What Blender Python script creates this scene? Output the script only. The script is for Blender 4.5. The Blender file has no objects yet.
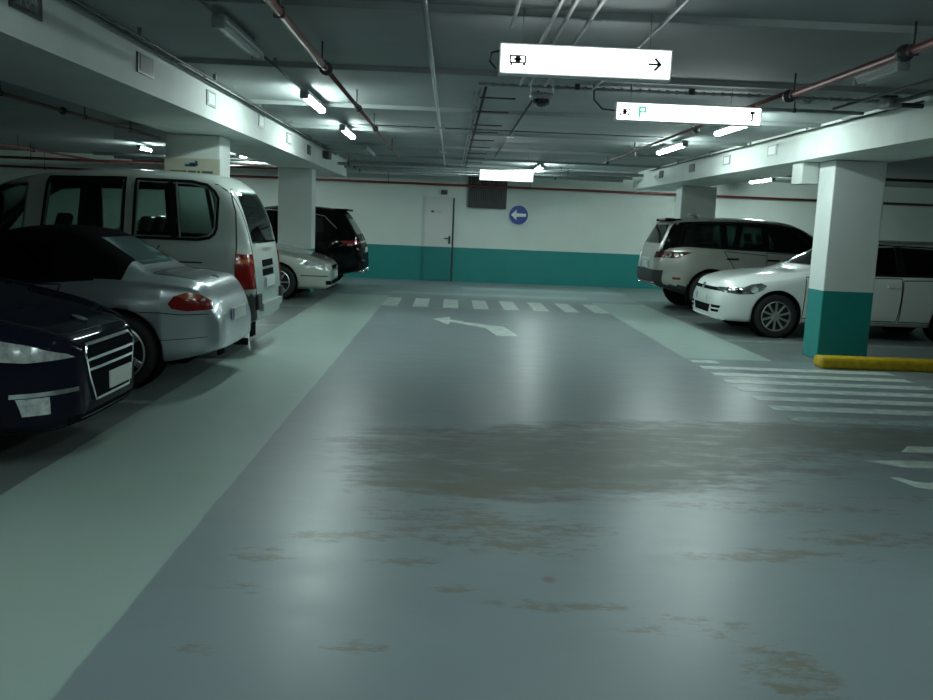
import bpy, bmesh, math, random
from mathutils import Vector, Matrix
from mathutils.bvhtree import BVHTree
random.seed(7)
PI = math.pi
S = bpy.context.scene
C = S.collection

# ------------------------------------------------------------------ materials
def nodes(name):
    m = bpy.data.materials.new(name); m.use_nodes = True
    nt = m.node_tree; nt.nodes.clear()
    out = nt.nodes.new('ShaderNodeOutputMaterial')
    return m, nt, out
def pbr(name, col, rough=.5, metal=0., coat=0., noise=0., nscale=8., bump=0., bscale=60., spec=.5, grime=None):
    m, nt, out = nodes(name)
    b = nt.nodes.new('ShaderNodeBsdfPrincipled')
    b.inputs['Base Color'].default_value = (*col, 1)
    b.inputs['Roughness'].default_value = rough
    b.inputs['Metallic'].default_value = metal
    b.inputs['Specular IOR Level'].default_value = spec
    b.inputs['Coat Weight'].default_value = coat
    b.inputs['Coat Roughness'].default_value = .04
    nt.links.new(b.outputs[0], out.inputs[0])
    tc = nt.nodes.new('ShaderNodeTexCoord')
    if noise > 0:
        n = nt.nodes.new('ShaderNodeTexNoise'); n.inputs['Scale'].default_value = nscale; n.inputs['Detail'].default_value = 5
        nt.links.new(tc.outputs['Object'], n.inputs['Vector'])
        r = nt.nodes.new('ShaderNodeValToRGB')
        r.color_ramp.elements[0].position = .3; r.color_ramp.elements[1].position = .7
        g = grime or tuple(c*(1-noise) for c in col)
        r.color_ramp.elements[0].color = (*g, 1)
        r.color_ramp.elements[1].color = (*[min(1, c*(1+noise*.4)) for c in col], 1)
        nt.links.new(n.outputs[0], r.inputs[0]); nt.links.new(r.outputs[0], b.inputs['Base Color'])
    if bump > 0:
        n = nt.nodes.new('ShaderNodeTexNoise'); n.inputs['Scale'].default_value = bscale; n.inputs['Detail'].default_value = 4
        nt.links.new(tc.outputs['Object'], n.inputs['Vector'])
        bp = nt.nodes.new('ShaderNodeBump'); bp.inputs['Strength'].default_value = bump; bp.inputs['Distance'].default_value = .01
        nt.links.new(n.outputs[0], bp.inputs['Height']); nt.links.new(bp.outputs[0], b.inputs['Normal'])
    return m
def emit(name, col, st):
    m, nt, out = nodes(name)
    e = nt.nodes.new('ShaderNodeEmission'); e.inputs[0].default_value = (*col, 1); e.inputs[1].default_value = st
    nt.links.new(e.outputs[0], out.inputs[0]); return m
def glass(name, tint, tr=.75):
    m, nt, out = nodes(name)
    t = nt.nodes.new('ShaderNodeBsdfTransparent'); t.inputs[0].default_value = (*[c*tr for c in tint], 1)
    g = nt.nodes.new('ShaderNodeBsdfGlossy'); g.inputs['Roughness'].default_value = .03; g.inputs[0].default_value = (.9, .95, .95, 1)
    f = nt.nodes.new('ShaderNodeFresnel'); f.inputs[0].default_value = 1.5
    mx = nt.nodes.new('ShaderNodeMixShader')
    nt.links.new(f.outputs[0], mx.inputs[0]); nt.links.new(t.outputs[0], mx.inputs[1]); nt.links.new(g.outputs[0], mx.inputs[2])
    nt.links.new(mx.outputs[0], out.inputs[0]); return m

def math_node(nt, op, a, b=None, c=None):
    n = nt.nodes.new('ShaderNodeMath'); n.operation = op
    for i, v in enumerate((a, b, c)):
        if v is None: continue
        if isinstance(v, (int, float)): n.inputs[i].default_value = v
        else: nt.links.new(v, n.inputs[i])
    return n.outputs[0]
def mixc(nt, f, a, b):
    n = nt.nodes.new('ShaderNodeMix'); n.data_type = 'RGBA'
    if isinstance(f, (int, float)): n.inputs[0].default_value = f
    else: nt.links.new(f, n.inputs[0])
    for k, v in ((6, a), (7, b)):
        if isinstance(v, tuple): n.inputs[k].default_value = (*v, 1)
        else: nt.links.new(v, n.inputs[k])
    return n.outputs[2]
def noise_tex(nt, vec, scale, detail=5, sc=(1, 1, 1), rough=.6):
    mp = nt.nodes.new('ShaderNodeMapping'); mp.inputs['Scale'].default_value = sc
    nt.links.new(vec, mp.inputs[0])
    n = nt.nodes.new('ShaderNodeTexNoise'); n.inputs['Scale'].default_value = scale
    n.inputs['Detail'].default_value = detail; n.inputs['Roughness'].default_value = rough
    nt.links.new(mp.outputs[0], n.inputs['Vector']); return n.outputs[0]
def rampf(nt, v, a, b):
    n = nt.nodes.new('ShaderNodeMapRange'); n.interpolation_type = 'SMOOTHSTEP'
    nt.links.new(v, n.inputs[0]); n.inputs[1].default_value = a; n.inputs[2].default_value = b
    return n.outputs[0]

def floor_material():
    m, nt, out = nodes('painted_floor')
    b = nt.nodes.new('ShaderNodeBsdfPrincipled'); nt.links.new(b.outputs[0], out.inputs[0])
    tc = nt.nodes.new('ShaderNodeTexCoord'); P = tc.outputs['Object']
    sp = nt.nodes.new('ShaderNodeSeparateXYZ'); nt.links.new(P, sp.inputs[0])
    X, Y = sp.outputs[0], sp.outputs[1]
    wob = math_node(nt, 'MULTIPLY', math_node(nt, 'SUBTRACT', noise_tex(nt, P, 3., 4), .5), .03)
    Xw = math_node(nt, 'ADD', X, wob)
    def gt(v, t, s=.008): return rampf(nt, v, t-s, t+s)
    def inv(v): return math_node(nt, 'SUBTRACT', 1., v)
    def mul(*a):
        r = a[0]
        for q in a[1:]: r = math_node(nt, 'MULTIPLY', r, q)
        return r
    LANE = (.215, .265, .285); WALK = (.345, .45, .415); BAY = (.17, .205, .20)
    wl = mul(gt(Xw, -2.29), inv(gt(Xw, -1.175)), inv(gt(Y, 17.3, .02)))
    wr = mul(gt(Xw, 2.83), inv(gt(Xw, 3.88)), gt(Y, 10.25, .02), inv(gt(Y, 17.3, .02)))
    walk = math_node(nt, 'MAXIMUM', wl, wr)
    back = mul(gt(Y, 17.9, .03), inv(gt(Y, 18.5, .03)), gt(X, -1.2), inv(gt(X, 2.9)))
    back2 = mul(gt(Y, 19.6, .03), inv(gt(Y, 20.3, .03)), gt(X, .3), inv(gt(X, 4.)))
    walk2 = math_node(nt, 'MULTIPLY', math_node(nt, 'MAXIMUM', back, back2), .55)
    bays = math_node(nt, 'MAXIMUM', inv(gt(Xw, -2.29)), mul(gt(Xw, 3.88), gt(Y, 10.25, .02)))
    # gentle tone variation of the paint
    n1 = noise_tex(nt, P, 1.3, 6)
    lane = mixc(nt, n1, tuple(c*.88 for c in LANE), tuple(c*1.1 for c in LANE))
    wk = mixc(nt, noise_tex(nt, P, 2.1, 6), tuple(c*.94 for c in WALK), tuple(c*1.04 for c in WALK))
    by = mixc(nt, noise_tex(nt, P, 1.9, 6), tuple(c*.85 for c in BAY), tuple(c*1.12 for c in BAY))
    col = mixc(nt, bays, lane, by); col = mixc(nt, walk2, col, wk); col = mixc(nt, walk, col, wk)
    # worn and dirty streaks: ellipses of wear broken up by stretched noise
    def ell(cx, cy, rx, ry):
        a = math_node(nt, 'DIVIDE', math_node(nt, 'SUBTRACT', X, cx), rx)
        c = math_node(nt, 'DIVIDE', math_node(nt, 'SUBTRACT', Y, cy), ry)
        d = math_node(nt, 'ADD', math_node(nt, 'MULTIPLY', a, a), math_node(nt, 'MULTIPLY', c, c))
        return inv(rampf(nt, d, .0, 1.8))
    st = noise_tex(nt, P, 1.7, 8, (1.0, 3.0, 1), .66)
    st2 = noise_tex(nt, P, 6.5, 8, (1.0, 2.6, 1), .72)
    streak = math_node(nt, 'ADD', math_node(nt, 'MULTIPLY', st, .6), math_node(nt, 'MULTIPLY', st2, .4))
    # broad dark, rubbed band across the lane
    band = None
    for e in ((1.0, 5.75, 1.75, .72), (3.0, 6.35, 2.6, .5), (.3, 5.1, .9, .55), (5.2, 6.45, 2.2, .55), (.9, 5.2, 1.1, .5)):
        q = ell(*e); band = q if band is None else math_node(nt, 'MAXIMUM', band, q)
    sx = rampf(nt, streak, .36, .64)
    bm_ = rampf(nt, math_node(nt, 'ADD', math_node(nt, 'MULTIPLY', sx, .62), math_node(nt, 'MULTIPLY', band, .9)), .52, 1.2)
    bm_ = math_node(nt, 'MULTIPLY', bm_, math_node(nt, 'MULTIPLY', rampf(nt, band, .0, .5), .85))
    col = mixc(nt, bm_, col, (.112, .125, .110))
    # brown scuffs where the paint is worn through
    br = None
    for e in ((.0, 4.35, .42, .16), (.35, 4.1, .6, .3), (-.28, 4.72, .32, .2), (.2, 4.85, .7, .25), (-.15, 3.72, .2, .07), (1.9, 4.65, .75, .12),
              (2.3, 4.2, .7, .14), (1.6, 3.92, .6, .1), (.95, 3.15, .28, .12), (1.2, 2.8, .18, .3), (-.78, 3.4, .14, .08), (-.28, 2.92, .13, .07),
              (-.78, 3.75, .16, .1), (-.85, 2.86, .12, .05), (.5, 3.3, .3, .07), (-.45, 4.0, .3, .1), (.8, 4.9, .5, .15), (3.1, 4.9, .8, .1), (.05, 3.45, .12, .05)):
        q = ell(*e); br = q if br is None else math_node(nt, 'MAXIMUM', br, q)
    st3 = noise_tex(nt, P, 9., 9, (1.0, 2.2, 1), .75)
    sy = rampf(nt, math_node(nt, 'ADD', math_node(nt, 'MULTIPLY', st3, .6), math_node(nt, 'MULTIPLY', st, .4)), .40, .62)
    bs = rampf(nt, math_node(nt, 'ADD', math_node(nt, 'MULTIPLY', sy, .95), math_node(nt, 'MULTIPLY', br, .65)), .82, 1.4)
    bs = math_node(nt, 'MULTIPLY', bs, math_node(nt, 'MULTIPLY', rampf(nt, br, .0, .5), .8))
    col = mixc(nt, bs, col, (.15, .14, .095))
    # one small reddish spot, fine specks
    red = math_node(nt, 'MULTIPLY', ell(.47, 3.56, .03, .035), .5)
    col = mixc(nt, red, col, (.16, .05, .05))
    speck = rampf(nt, noise_tex(nt, P, 28., 3), .73, .78)
    col = mixc(nt, math_node(nt, 'MULTIPLY', speck, .35), col, (.1, .11, .1))
    nt.links.new(col, b.inputs['Base Color'])
    rr = rampf(nt, streak, .3, .7)
    ro = math_node(nt, 'ADD', math_node(nt, 'MULTIPLY', rr, .08), .31)
    ro = math_node(nt, 'ADD', ro, math_node(nt, 'MULTIPLY', bm_, .16))
    nt.links.new(ro, b.inputs['Roughness'])
    b.inputs['Specular IOR Level'].default_value = .55
    bp = nt.nodes.new('ShaderNodeBump'); bp.inputs['Strength'].default_value = .18; bp.inputs['Distance'].default_value = .003
    nt.links.new(noise_tex(nt, P, 5., 6, (1, 3, 1)), bp.inputs['Height']); nt.links.new(bp.outputs[0], b.inputs['Normal'])
    return m
def two_tone(name, zsplit, up, low, rough=.55):
    m, nt, out = nodes(name)
    b = nt.nodes.new('ShaderNodeBsdfPrincipled'); nt.links.new(b.outputs[0], out.inputs[0])
    g = nt.nodes.new('ShaderNodeNewGeometry'); sp = nt.nodes.new('ShaderNodeSeparateXYZ'); nt.links.new(g.outputs['Position'], sp.inputs[0])
    P = g.outputs['Position']
    z = math_node(nt, 'ADD', sp.outputs[2], math_node(nt, 'MULTIPLY', math_node(nt, 'SUBTRACT', noise_tex(nt, P, 4, 3), .5), .012))
    f = rampf(nt, z, zsplit-.004, zsplit+.004)
    n = noise_tex(nt, P, 1.6, 6)
    u = mixc(nt, n, tuple(c*.9 for c in up), tuple(min(1, c*1.05) for c in up))
    l = mixc(nt, n, tuple(c*.85 for c in low), tuple(c*1.08 for c in low))
    nt.links.new(mixc(nt, f, l, u), b.inputs['Base Color'])
    b.inputs['Roughness'].default_value = rough
    bp = nt.nodes.new('ShaderNodeBump'); bp.inputs['Strength'].default_value = .15; bp.inputs['Distance'].default_value = .005
    nt.links.new(noise_tex(nt, P, 40, 3), bp.inputs['Height']); nt.links.new(bp.outputs[0], b.inputs['Normal'])
    return m
def louvre_material():
    m, nt, out = nodes('louvre')
    b = nt.nodes.new('ShaderNodeBsdfPrincipled'); nt.links.new(b.outputs[0], out.inputs[0])
    b.inputs['Base Color'].default_value = (.05, .055, .06, 1); b.inputs['Roughness'].default_value = .5
    return m

TEAL = (.012, .235, .225)
M = dict(
    floor=floor_material(),
    wall=two_tone('wall_paint', .85, (.66, .74, .70), TEAL),
    pillar=two_tone('pillar_paint', .845, (.70, .76, .74), TEAL, .45),
    beam=pbr('beam_paint', (.66, .72, .69), .6, noise=.1, nscale=2, bump=.15, bscale=30),
    ceil=pbr('ceiling_concrete', (.33, .37, .365), .75, noise=.14, nscale=1.2, bump=.2, bscale=25),
    rib=pbr('ceiling_rib', (.31, .35, .345), .75, noise=.12, nscale=2),
    line=pbr('road_paint', (.62, .72, .67), .4, noise=.22, nscale=9, grime=(.40, .48, .45)),
    linefaint=pbr('worn_road_paint', (.36, .45, .42), .4, noise=.35, nscale=12, grime=(.22, .27, .27)),
    yellow=pbr('yellow_paint', (.62, .42, .01), .45, noise=.3, nscale=14, bump=.2),
    red=pbr('red_pipe', (.19, .02, .022), .35, noise=.2, nscale=10),
    rust=pbr('dull_red_pipe', (.13, .032, .03), .45, noise=.3, nscale=10),
    dark=pbr('dark_metal', (.03, .033, .035), .5),
    grey=pbr('grey_metal', (.30, .33, .33), .4, metal=.4, noise=.15, nscale=20),
    galv=pbr('galvanised', (.42, .46, .46), .35, metal=.7, noise=.15, nscale=20),
    plate=pbr('plaque_dark', (.035, .042, .045), .4),
    plate_in=pbr('plaque_inner', (.13, .14, .15), .5),
    white=pbr('white_plastic', (.75, .78, .77), .4),
    offlamp=pbr('unlit_diffuser', (.34, .38, .38), .25),
    lamp=emit('lamp_glow', (.82, 1., .95), 95),
    lampback=emit('lamp_glow_behind', (.82, 1., .95), 22), lampnear=emit('lamp_glow_overhead', (.82, 1., .95), 54),
    lampdim=emit('lamp_glow_far', (.82, 1., .95), 150),
    sign=emit('sign_glow', (.93, 1., .99), 4.5),
    signcase=pbr('sign_case', (.6, .63, .63), .35),
    ink=pbr('sign_ink', (.06, .08, .10), .6),
    green=emit('sign_green', (.10, .62, .42), 1.1),
    blue=pbr('sign_blue', (.01, .05, .30), .4),
    signwhite=pbr('sign_white', (.8, .85, .85), .5),
    cream=pbr('cream_board', (.50, .51, .40), .55, noise=.08),
    posterblue=pbr('poster_blue', (.03, .10, .17), .5),
    postergreen=pbr('poster_text', (.12, .15, .11), .5),
    dome=pbr('dome_black', (.01, .012, .015), .1, coat=1),
    doorm=two_tone('door_paint', .85, (.62, .66, .64), (.010, .20, .195)),
    louvre=louvre_material(),
    # cars
    p_blue=pbr('paint_dark_blue', (.008, .009, .018), .3, coat=.3, spec=0.),
    p_silver=pbr('paint_silver', (.42, .47, .50), .33, metal=.75, coat=1.),
    p_van=pbr('paint_light_grey', (.38, .435, .41), .35, coat=.6),
    p_pale=pbr('paint_pale_silver', (.50, .54, .49), .35, metal=.55, coat=1.),
    p_black=pbr('paint_black', (.004, .0045, .005), .25, coat=.3, spec=0.),
    p_champ=pbr('paint_champagne', (.44, .45, .41), .33, metal=.6, coat=1.),
    p_white=pbr('paint_white', (.72, .77, .75), .3, coat=1.),
    trim=pbr('black_trim', (.012, .013, .014), .6, spec=.0),
    clad=pbr('dark_cladding', (.022, .024, .026), .6),
    inter=pbr('interior_dark', (.016, .017, .018), .8),
    seat=pbr('seat_fabric', (.03, .032, .034), .85),
    tyre=pbr('tyre_rubber', (.012, .012, .013), .75, bump=.3, bscale=80),
    rim=pbr('alloy_rim', (.55, .58, .58), .28, metal=.85),
    rimdark=pbr('rim_back', (.02, .02, .022), .5),
    chrome=pbr('chrome', (.75, .78, .78), .12, metal=1.),
    softtop=pbr('soft_top_cloth', (.005, .005, .006), .9, spec=.03),
    glass=glass('car_glass', (.62, .75, .72), .55),
    glassdark=glass('tinted_glass', (.5, .6, .58), .16),
    glassclear=glass('clear_glass', (.85, .95, .92), .85),
    lens_red=pbr('red_lens', (.22, .008, .006), .15, coat=1.),
    lens_smoke=pbr('smoked_headlamp', (.16, .18, .18), .12, metal=.5, coat=1., noise=.7, nscale=22),
    lens_dark=pbr('smoked_lens', (.06, .008, .008), .12, coat=1.),
    lens_orange=pbr('orange_lens', (.45, .10, .015), .15, coat=1.),
    lens_clear=pbr('headlamp_lens', (.62, .68, .67), .15, metal=.35, coat=1., noise=.35, nscale=30),
    numplate=pbr('number_plate', (.55, .60, .57), .4),
    euband=pbr('plate_band', (.02, .05, .3), .4),
    seam=pbr('panel_gap', (.01, .01, .011), .7),
)

# ------------------------------------------------------------------ mesh helpers
def link(name, bm, mat, parent=None, smooth=False, loc=None, rot=None):
    me = bpy.data.meshes.new(name)
    bmesh.ops.recalc_face_normals(bm, faces=bm.faces[:])
    bm.to_mesh(me); bm.free()
    if smooth:
        for p in me.polygons: p.use_smooth = True
    if mat:
        for q in (mat if isinstance(mat, (list, tuple)) else [mat]): me.materials.append(M[q] if isinstance(q, str) else q)
    o = bpy.data.objects.new(name, me); C.objects.link(o)
    if parent: o.parent = parent
    if loc: o.location = loc
    if rot: o.rotation_euler = rot
    return o
def tag(o, label=None, cat=None, group=None, kind=None):
    if label: o['label'] = label
    if cat: o['category'] = cat
    if group: o['group'] = group
    if kind: o['kind'] = kind
    return o
def thing(name, label, cat, loc=(0, 0, 0), rz=0, group=None):
    o = bpy.data.objects.new(name, None); C.objects.link(o)
    o.empty_display_size = .1; o.location = loc; o.rotation_euler = (0, 0, rz)
    return tag(o, label, cat, group)
def box(bm, c, s, bev=0, rot=None):
    r = bmesh.ops.create_cube(bm, size=1)
    vs = r['verts']
    for v in vs: v.co = Vector((v.co.x*s[0], v.co.y*s[1], v.co.z*s[2]))
    if bev:
        es = list({e for v in vs for e in v.link_edges})
        rr = bmesh.ops.bevel(bm, geom=es, offset=bev, segments=2, profile=.5, affect='EDGES')
        vs = list({v for f in rr['faces'] for v in f.verts} | {v for v in vs if v.is_valid})
    for v in vs:
        if rot: v.co = rot @ v.co
        v.co += Vector(c)
    return vs
def bxo(name, c, s, mat, parent=None, bev=0, rot=None):
    bm = bmesh.new(); box(bm, c, s, bev, rot); return link(name, bm, mat, parent)
def tube(bm, pts, r, n=10, caps=True):
    pts = [Vector(p) for p in pts]; rings = []
    up = Vector((0, 0, 1))
    for i, p in enumerate(pts):
        d = (pts[min(i+1, len(pts)-1)]-pts[max(i-1, 0)]).normalized()
        a = d.cross(up)
        if a.length < .05: a = d.cross(Vector((1, 0, 0)))
        a.normalize(); b = a.cross(d).normalized()
        rings.append([bm.verts.new(p+a*r*math.cos(2*PI*k/n)+b*r*math.sin(2*PI*k/n)) for k in range(n)])
    for i in range(len(rings)-1):
        for k in range(n): bm.faces.new((rings[i][k], rings[i][(k+1) % n], rings[i+1][(k+1) % n], rings[i+1][k]))
    if caps:
        bm.faces.new(rings[0]); bm.faces.new(rings[-1][::-1])
def tubeo(name, pts, r, mat, parent=None, n=10):
    bm = bmesh.new(); tube(bm, pts, r, n); return link(name, bm, mat, parent, True)
def lathe(bm, prof, axis='Y', n=40, c=(0, 0, 0)):
    rings = []
    for (r, h) in prof:
        ring = []
        for k in range(n):
            a = 2*PI*k/n
            p = (r*math.cos(a), h, r*math.sin(a)) if axis == 'Y' else (r*math.cos(a), r*math.sin(a), h)
            ring.append(bm.verts.new(Vector(p)+Vector(c)))
        rings.append(ring)
    for i in range(len(rings)-1):
        for k in range(n): bm.faces.new((rings[i][k], rings[i][(k+1) % n], rings[i+1][(k+1) % n], rings[i+1][k]))
    return rings
def prism(bm, pts, h, M4=None):
    """pts in xy, extruded along z by h, then transformed"""
    a = [bm.verts.new((x, y, 0)) for x, y in pts]; b = [bm.verts.new((x, y, h)) for x, y in pts]
    bm.faces.new(a); bm.faces.new(b[::-1])
    for i in range(len(pts)): bm.faces.new((a[i], a[(i+1) % len(pts)], b[(i+1) % len(pts)], b[i]))
    if M4:
        for v in a+b: v.co = M4 @ v.co
def prismo(name, pts, h, mat, parent=None, M4=None):
    bm = bmesh.new(); prism(bm, pts, h, M4); return link(name, bm, mat, parent)

# ------------------------------------------------------------------ room
ZC, ZB = 2.785, 2.40
BL, BR = -2.43, 4.23
YW = 22.15
def struct(name, bm, mat): return tag(link(name, bm, mat), kind='structure')
bm = bmesh.new(); box(bm, (.5, 7, -.1), (27, 30.5, .2)); FLOOR = struct('floor', bm, 'floor')
# object coordinates of the floor = world coordinates
bm = bmesh.new(); box(bm, (.5, 7, ZC+.1), (27, 30.5, .2)); struct('ceiling', bm, 'ceil')
bm = bmesh.new(); box(bm, (.5, YW+.1, 1.3925), (27, .2, ZC)); struct('wall_back', bm, 'wall')
bm = bmesh.new(); box(bm, (-12.9, 7, 1.3925), (.2, 30.1, ZC)); struct('wall_left', bm, 'wall')
bm = bmesh.new(); box(bm, (13.9, 7, 1.3925), (.2, 30.1, ZC)); struct('wall_right', bm, 'wall')
bm = bmesh.new(); box(bm, (.5, -8.1, 1.3925), (27, .2, ZC)); struct('wall_front', bm, 'wall')
# shallow ribs where the ceiling slabs meet, between the two long beams
for i, y in enumerate((2.9, 5.5, 7.75, 10.35, 12.9, 15.6, 18.2, 20.4)):
    bm = bmesh.new(); box(bm, ((BL+BR)/2, y+.03, ZC-.0225), (BR-BL, .045, .045)); struct('trim_%d' % (i+3), bm, 'ceil')
# long beams
def beam(x0, x1, ye, slope, label):
    bm = bmesh.new()
    # end of the beam tapers up towards the far wall
    pts = [(-8, ZB), (ye, ZB), (ye+slope, ZC-.003), (-8, ZC-.003)]
    Mx = Matrix(((0, 0, 1, x0), (1, 0, 0, 0), (0, 1, 0, 0), (0, 0, 0, 1)))
    prism(bm, pts, x1-x0, Mx)
    return tag(link('ceiling_beam', bm, 'beam'), label, 'beam', kind=None)
beam(BL-.95, BL, 20.35, .0, 'long pale painted concrete beam carrying number plaques above the left parked cars')
beam(BR, BR+.95, 20.9, .0, 'long pale painted concrete beam above the right parked cars and pillar with yellow kerb')
# thin conduit following the top of each beam
def pillar(x0, x1, y0, y1, label):
    bm = bmesh.new(); box(bm, ((x0+x1)/2, (y0+y1)/2, ZB/2-.001), (x1-x0, y1-y0, ZB-.004), .012)
    return tag(link('concrete_pillar', bm, 'pillar'), label, 'pillar')
PR = pillar(4.51, 5.13, 10.5, 10.95, 'white and teal square pillar at right with yellow kerb at its foot')
PL = pillar(-3.45, -2.80, 10.76, 11.25, 'white square pillar with a cream notice board, behind the grey van')
pillar(-3.40, -2.74, 17.38, 17.85, 'white square pillar between pale silver saloon and black SUV')
pillar(4.66, 5.38, 18.05, 18.5, 'white square pillar behind the champagne SUV at the far right')
# bracket box at top of near right pillar
bxo('junction_box', (4.42, 11.15, 2.265), (.22, .34, .268), 'beam', None, .012)
tag(bpy.data.objects['junction_box'], 'white box fixed under the right beam beside the top of the near pillar', 'box')

# floor markings (painted on: parts of the floor)
def mark(name, pts, mat='line', z=.0015):
    return prismo(name, pts, .0012, mat, FLOOR, Matrix.Translation((0, 0, z-.001)))
for i in range(8):
    y = 10.02-.43*i; x1 = 4.95 if i else 3.15
    if i == 1: x1 = 4.98
    mark('crosswalk_stripe', [(2.84, y-.1), (x1, y-.1), (x1, y+.1), (2.84, y+.1)], 'line' if i < 7 else 'linefaint')
for i in range(8):
    x = -1.17+.535*i
    mark('crosswalk_stripe', [(x, 15.25), (x+.27, 15.25), (x+.27, 16.9), (x, 16.9)])
mark('turn_arrow', [(-.24, 13.42), (0.03, 13.78), (.03, 13.42), (.50, 12.92), (.82, 12.72), (.95, 11.72), (.66, 11.66), (.54, 12.5), (.03, 13.12), (.0, 12.75)])
mark('lane_mark', [(3.26, 6.02), (5.2, 6.02), (5.2, 6.2), (3.4, 6.2)])
mark('lane_mark', [(2.86, 5.74), (3.05, 5.60), (5.2, 5.58), (5.2, 5.76), (3.1, 5.77)])
mark('lane_mark', [(2.84, 5.34), (2.9, 5.14), (3.0, 5.1), (5.2, 5.08), (5.2, 5.3), (3.14, 5.32), (3.04, 5.24), (2.96, 5.26), (2.9, 5.35)])
for y in (4.15, 6.78, 8.93, 11.9, 14.6, 17.36):
    mark('bay_line', [(-7.2, y-.05), (-2.3, y-.05), (-2.3, y+.05), (-7.2, y+.05)], 'linefaint')
for y in (12.1, 15.3, 18.6):
    mark('bay_line', [(3.9, y-.05), (8.9, y-.05), (8.9, y+.05), (3.9, y+.05)], 'linefaint')
# yellow kerb
bm = bmesh.new(); box(bm, (6.0, 9.93, .065), (3.45, .26, .13), .035)
tag(link('kerb', bm, 'yellow', None, False), 'low yellow painted kerb on the floor in front of the teal pillar foot', 'kerb')

# door in back wall
D = thing('door_1', None, None, (-.335, YW, 0)); D['kind'] = 'structure'
bxo('door_leaf', (0, -.02, 1.03), (.70, .035, 2.03), 'doorm', D, .004)
bm = bmesh.new()
for x in (-.375,): box(bm, (x, -.014, 1.035), (.035, .025, 2.07))
box(bm, (0, -.014, 2.065), (.78, .025, .03)); link('door_frame', bm, 'doorm', D)
bxo('door_gap', (.372, -.022, 1.035), (.04, .04, 2.07), 'dark', D)
h = bxo('handle_plate', (.29, -.045, 1.03), (.045, .012, .2), 'dark', D)
tubeo('handle', [(.29, -.05, 1.07), (.29, -.09, 1.07), (.16, -.09, 1.07)], .011, 'dark', h)
bxo('door_notice', (-.15, -.040, 1.72), (.07, .004, .05), 'red', D); bxo('door_notice', (.0, -.040, 1.715), (.14, .004, .012), 'grey', D)
# little dark lamp above the door
e = thing('exit_lamp', 'small dark lamp on a bracket above the far door', 'lamp', (-.21, YW-.07, 2.20))
bxo('lamp_body', (0, 0, 0), (.16, .12, .11), 'dark', e, .02); bxo('bracket', (-.04, .055, .0), (.03, .03, .05), 'grey', e)
# louvred vent
V = thing('vent_grille', 'dark louvred ventilation grille high on the far wall beside the round sign', 'vent', (.86, YW-.05, 2.23))
bm = bmesh.new()
for s in (-1, 1): box(bm, (s*.46, 0, 0), (.04, .08, .76)); box(bm, (0, 0, s*.365), (.96, .08, .03))
box(bm, (0, .03, 0), (.9, .01, .72)); link('frame', bm, 'louvre', V)
bm = bmesh.new()
for k in range(16): box(bm, (-.42+.056*k, -.008, 0), (.03, .05, .70), 0, Matrix.Rotation(.5, 3, 'Z'))
link('louvre_blade', bm, pbr('louvre_light', (.12, .12, .125), .5), V)['kind'] = 'stuff'
# round blue arrow sign
R_ = thing('round_sign', 'round blue sign with a white arrow pointing left on the far wall', 'sign', (1.66, YW-.02, 1.715))
bm = bmesh.new(); r = lathe(bm, [(.0001, -.02), (.245, -.02), (.25, -.015), (.25, .015), (.0001, .015)], 'Y', 48)
link('sign_disc', bm, 'blue', R_)
prismo('arrow', [(-.19, 0), (-.05, .13), (-.05, .045), (.19, .035), (.19, -.035), (-.05, -.045), (-.05, -.13)], .004, 'signwhite', R_,
       Matrix.Translation((0, -.021, 0)) @ Matrix.Rotation(PI/2, 4, 'X'))
bm = bmesh.new(); lathe(bm, [(.236, -.0235), (.236, -.0205), (.25, -.0205), (.25, -.0235), (.236, -.0235)], 'Y', 48); link('rim', bm, 'signwhite', R_)

# poster on near-left pillar
N = thing('notice_board', 'cream notice board with a blue emblem fixed to the pillar behind the van', 'board', (-3.125, 10.755, 2.02))
bxo('board', (0, -.012, 0), (.66, .02, .2), 'cream', N, .003)
bm = bmesh.new(); box(bm, (.02, -.025, .03), (.10, .004, .035)); box(bm, (-.02, -.025, .015), (.13, .004, .03)); box(bm, (.05, -.025, .055), (.03, .004, .03), 0, Matrix.Rotation(.5, 3, 'Y'))
link('emblem', bm, 'posterblue', N)
bm = bmesh.new()
x = -.26
for w in (.19, .09, .03, .13): box(bm, (x+w/2, -.025, -.06), (w, .004, .028)); x += w+.022
link('lettering', bm, 'postergreen', N)

# number plaques on beams
def digits(parent, txt, size, mat, M4):
    cu = bpy.data.curves.new('numerals', 'FONT'); cu.body = txt; cu.size = size; cu.align_x = 'CENTER'; cu.align_y = 'CENTER'; cu.extrude = .002
    t = bpy.data.objects.new('numerals', cu); C.objects.link(t)
    dg = bpy.context.evaluated_depsgraph_get(); me = bpy.data.meshes.new_from_object(t.evaluated_get(dg))
    bpy.data.objects.remove(t)
    o = bpy.data.objects.new('numerals', me); C.objects.link(o); me.materials.clear(); me.materials.append(M[mat])
    me.transform(M4); o.parent = parent; return o
def plaque(x, y, z, w, h, side, label, txt=None, light=False):
    t = thing('number_plaque', label, 'plaque', (x, y, z), 0, 'plaques along the beams')
    bxo('plate', (side*.006, 0, 0), (.012, w, h), 'plate' if not light else 'grey', t, .002)
    bxo('panel', (side*.0135, 0, 0), (.003, w*.74, h*.72), 'plate_in' if not light else 'white', t)
    if txt:
        digits(t, txt, h*.78, 'offlamp', Matrix.Translation((side*.016, 0, -.022)) @ Matrix.Rotation(PI/2*side, 4, 'Z') @ Matrix.Rotation(PI/2, 4, 'X'))
plaque(BL, 5.17, 2.655, .38, .21, 1, 'dark number plaque at the top left of the photo, reading 104', '104')
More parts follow.
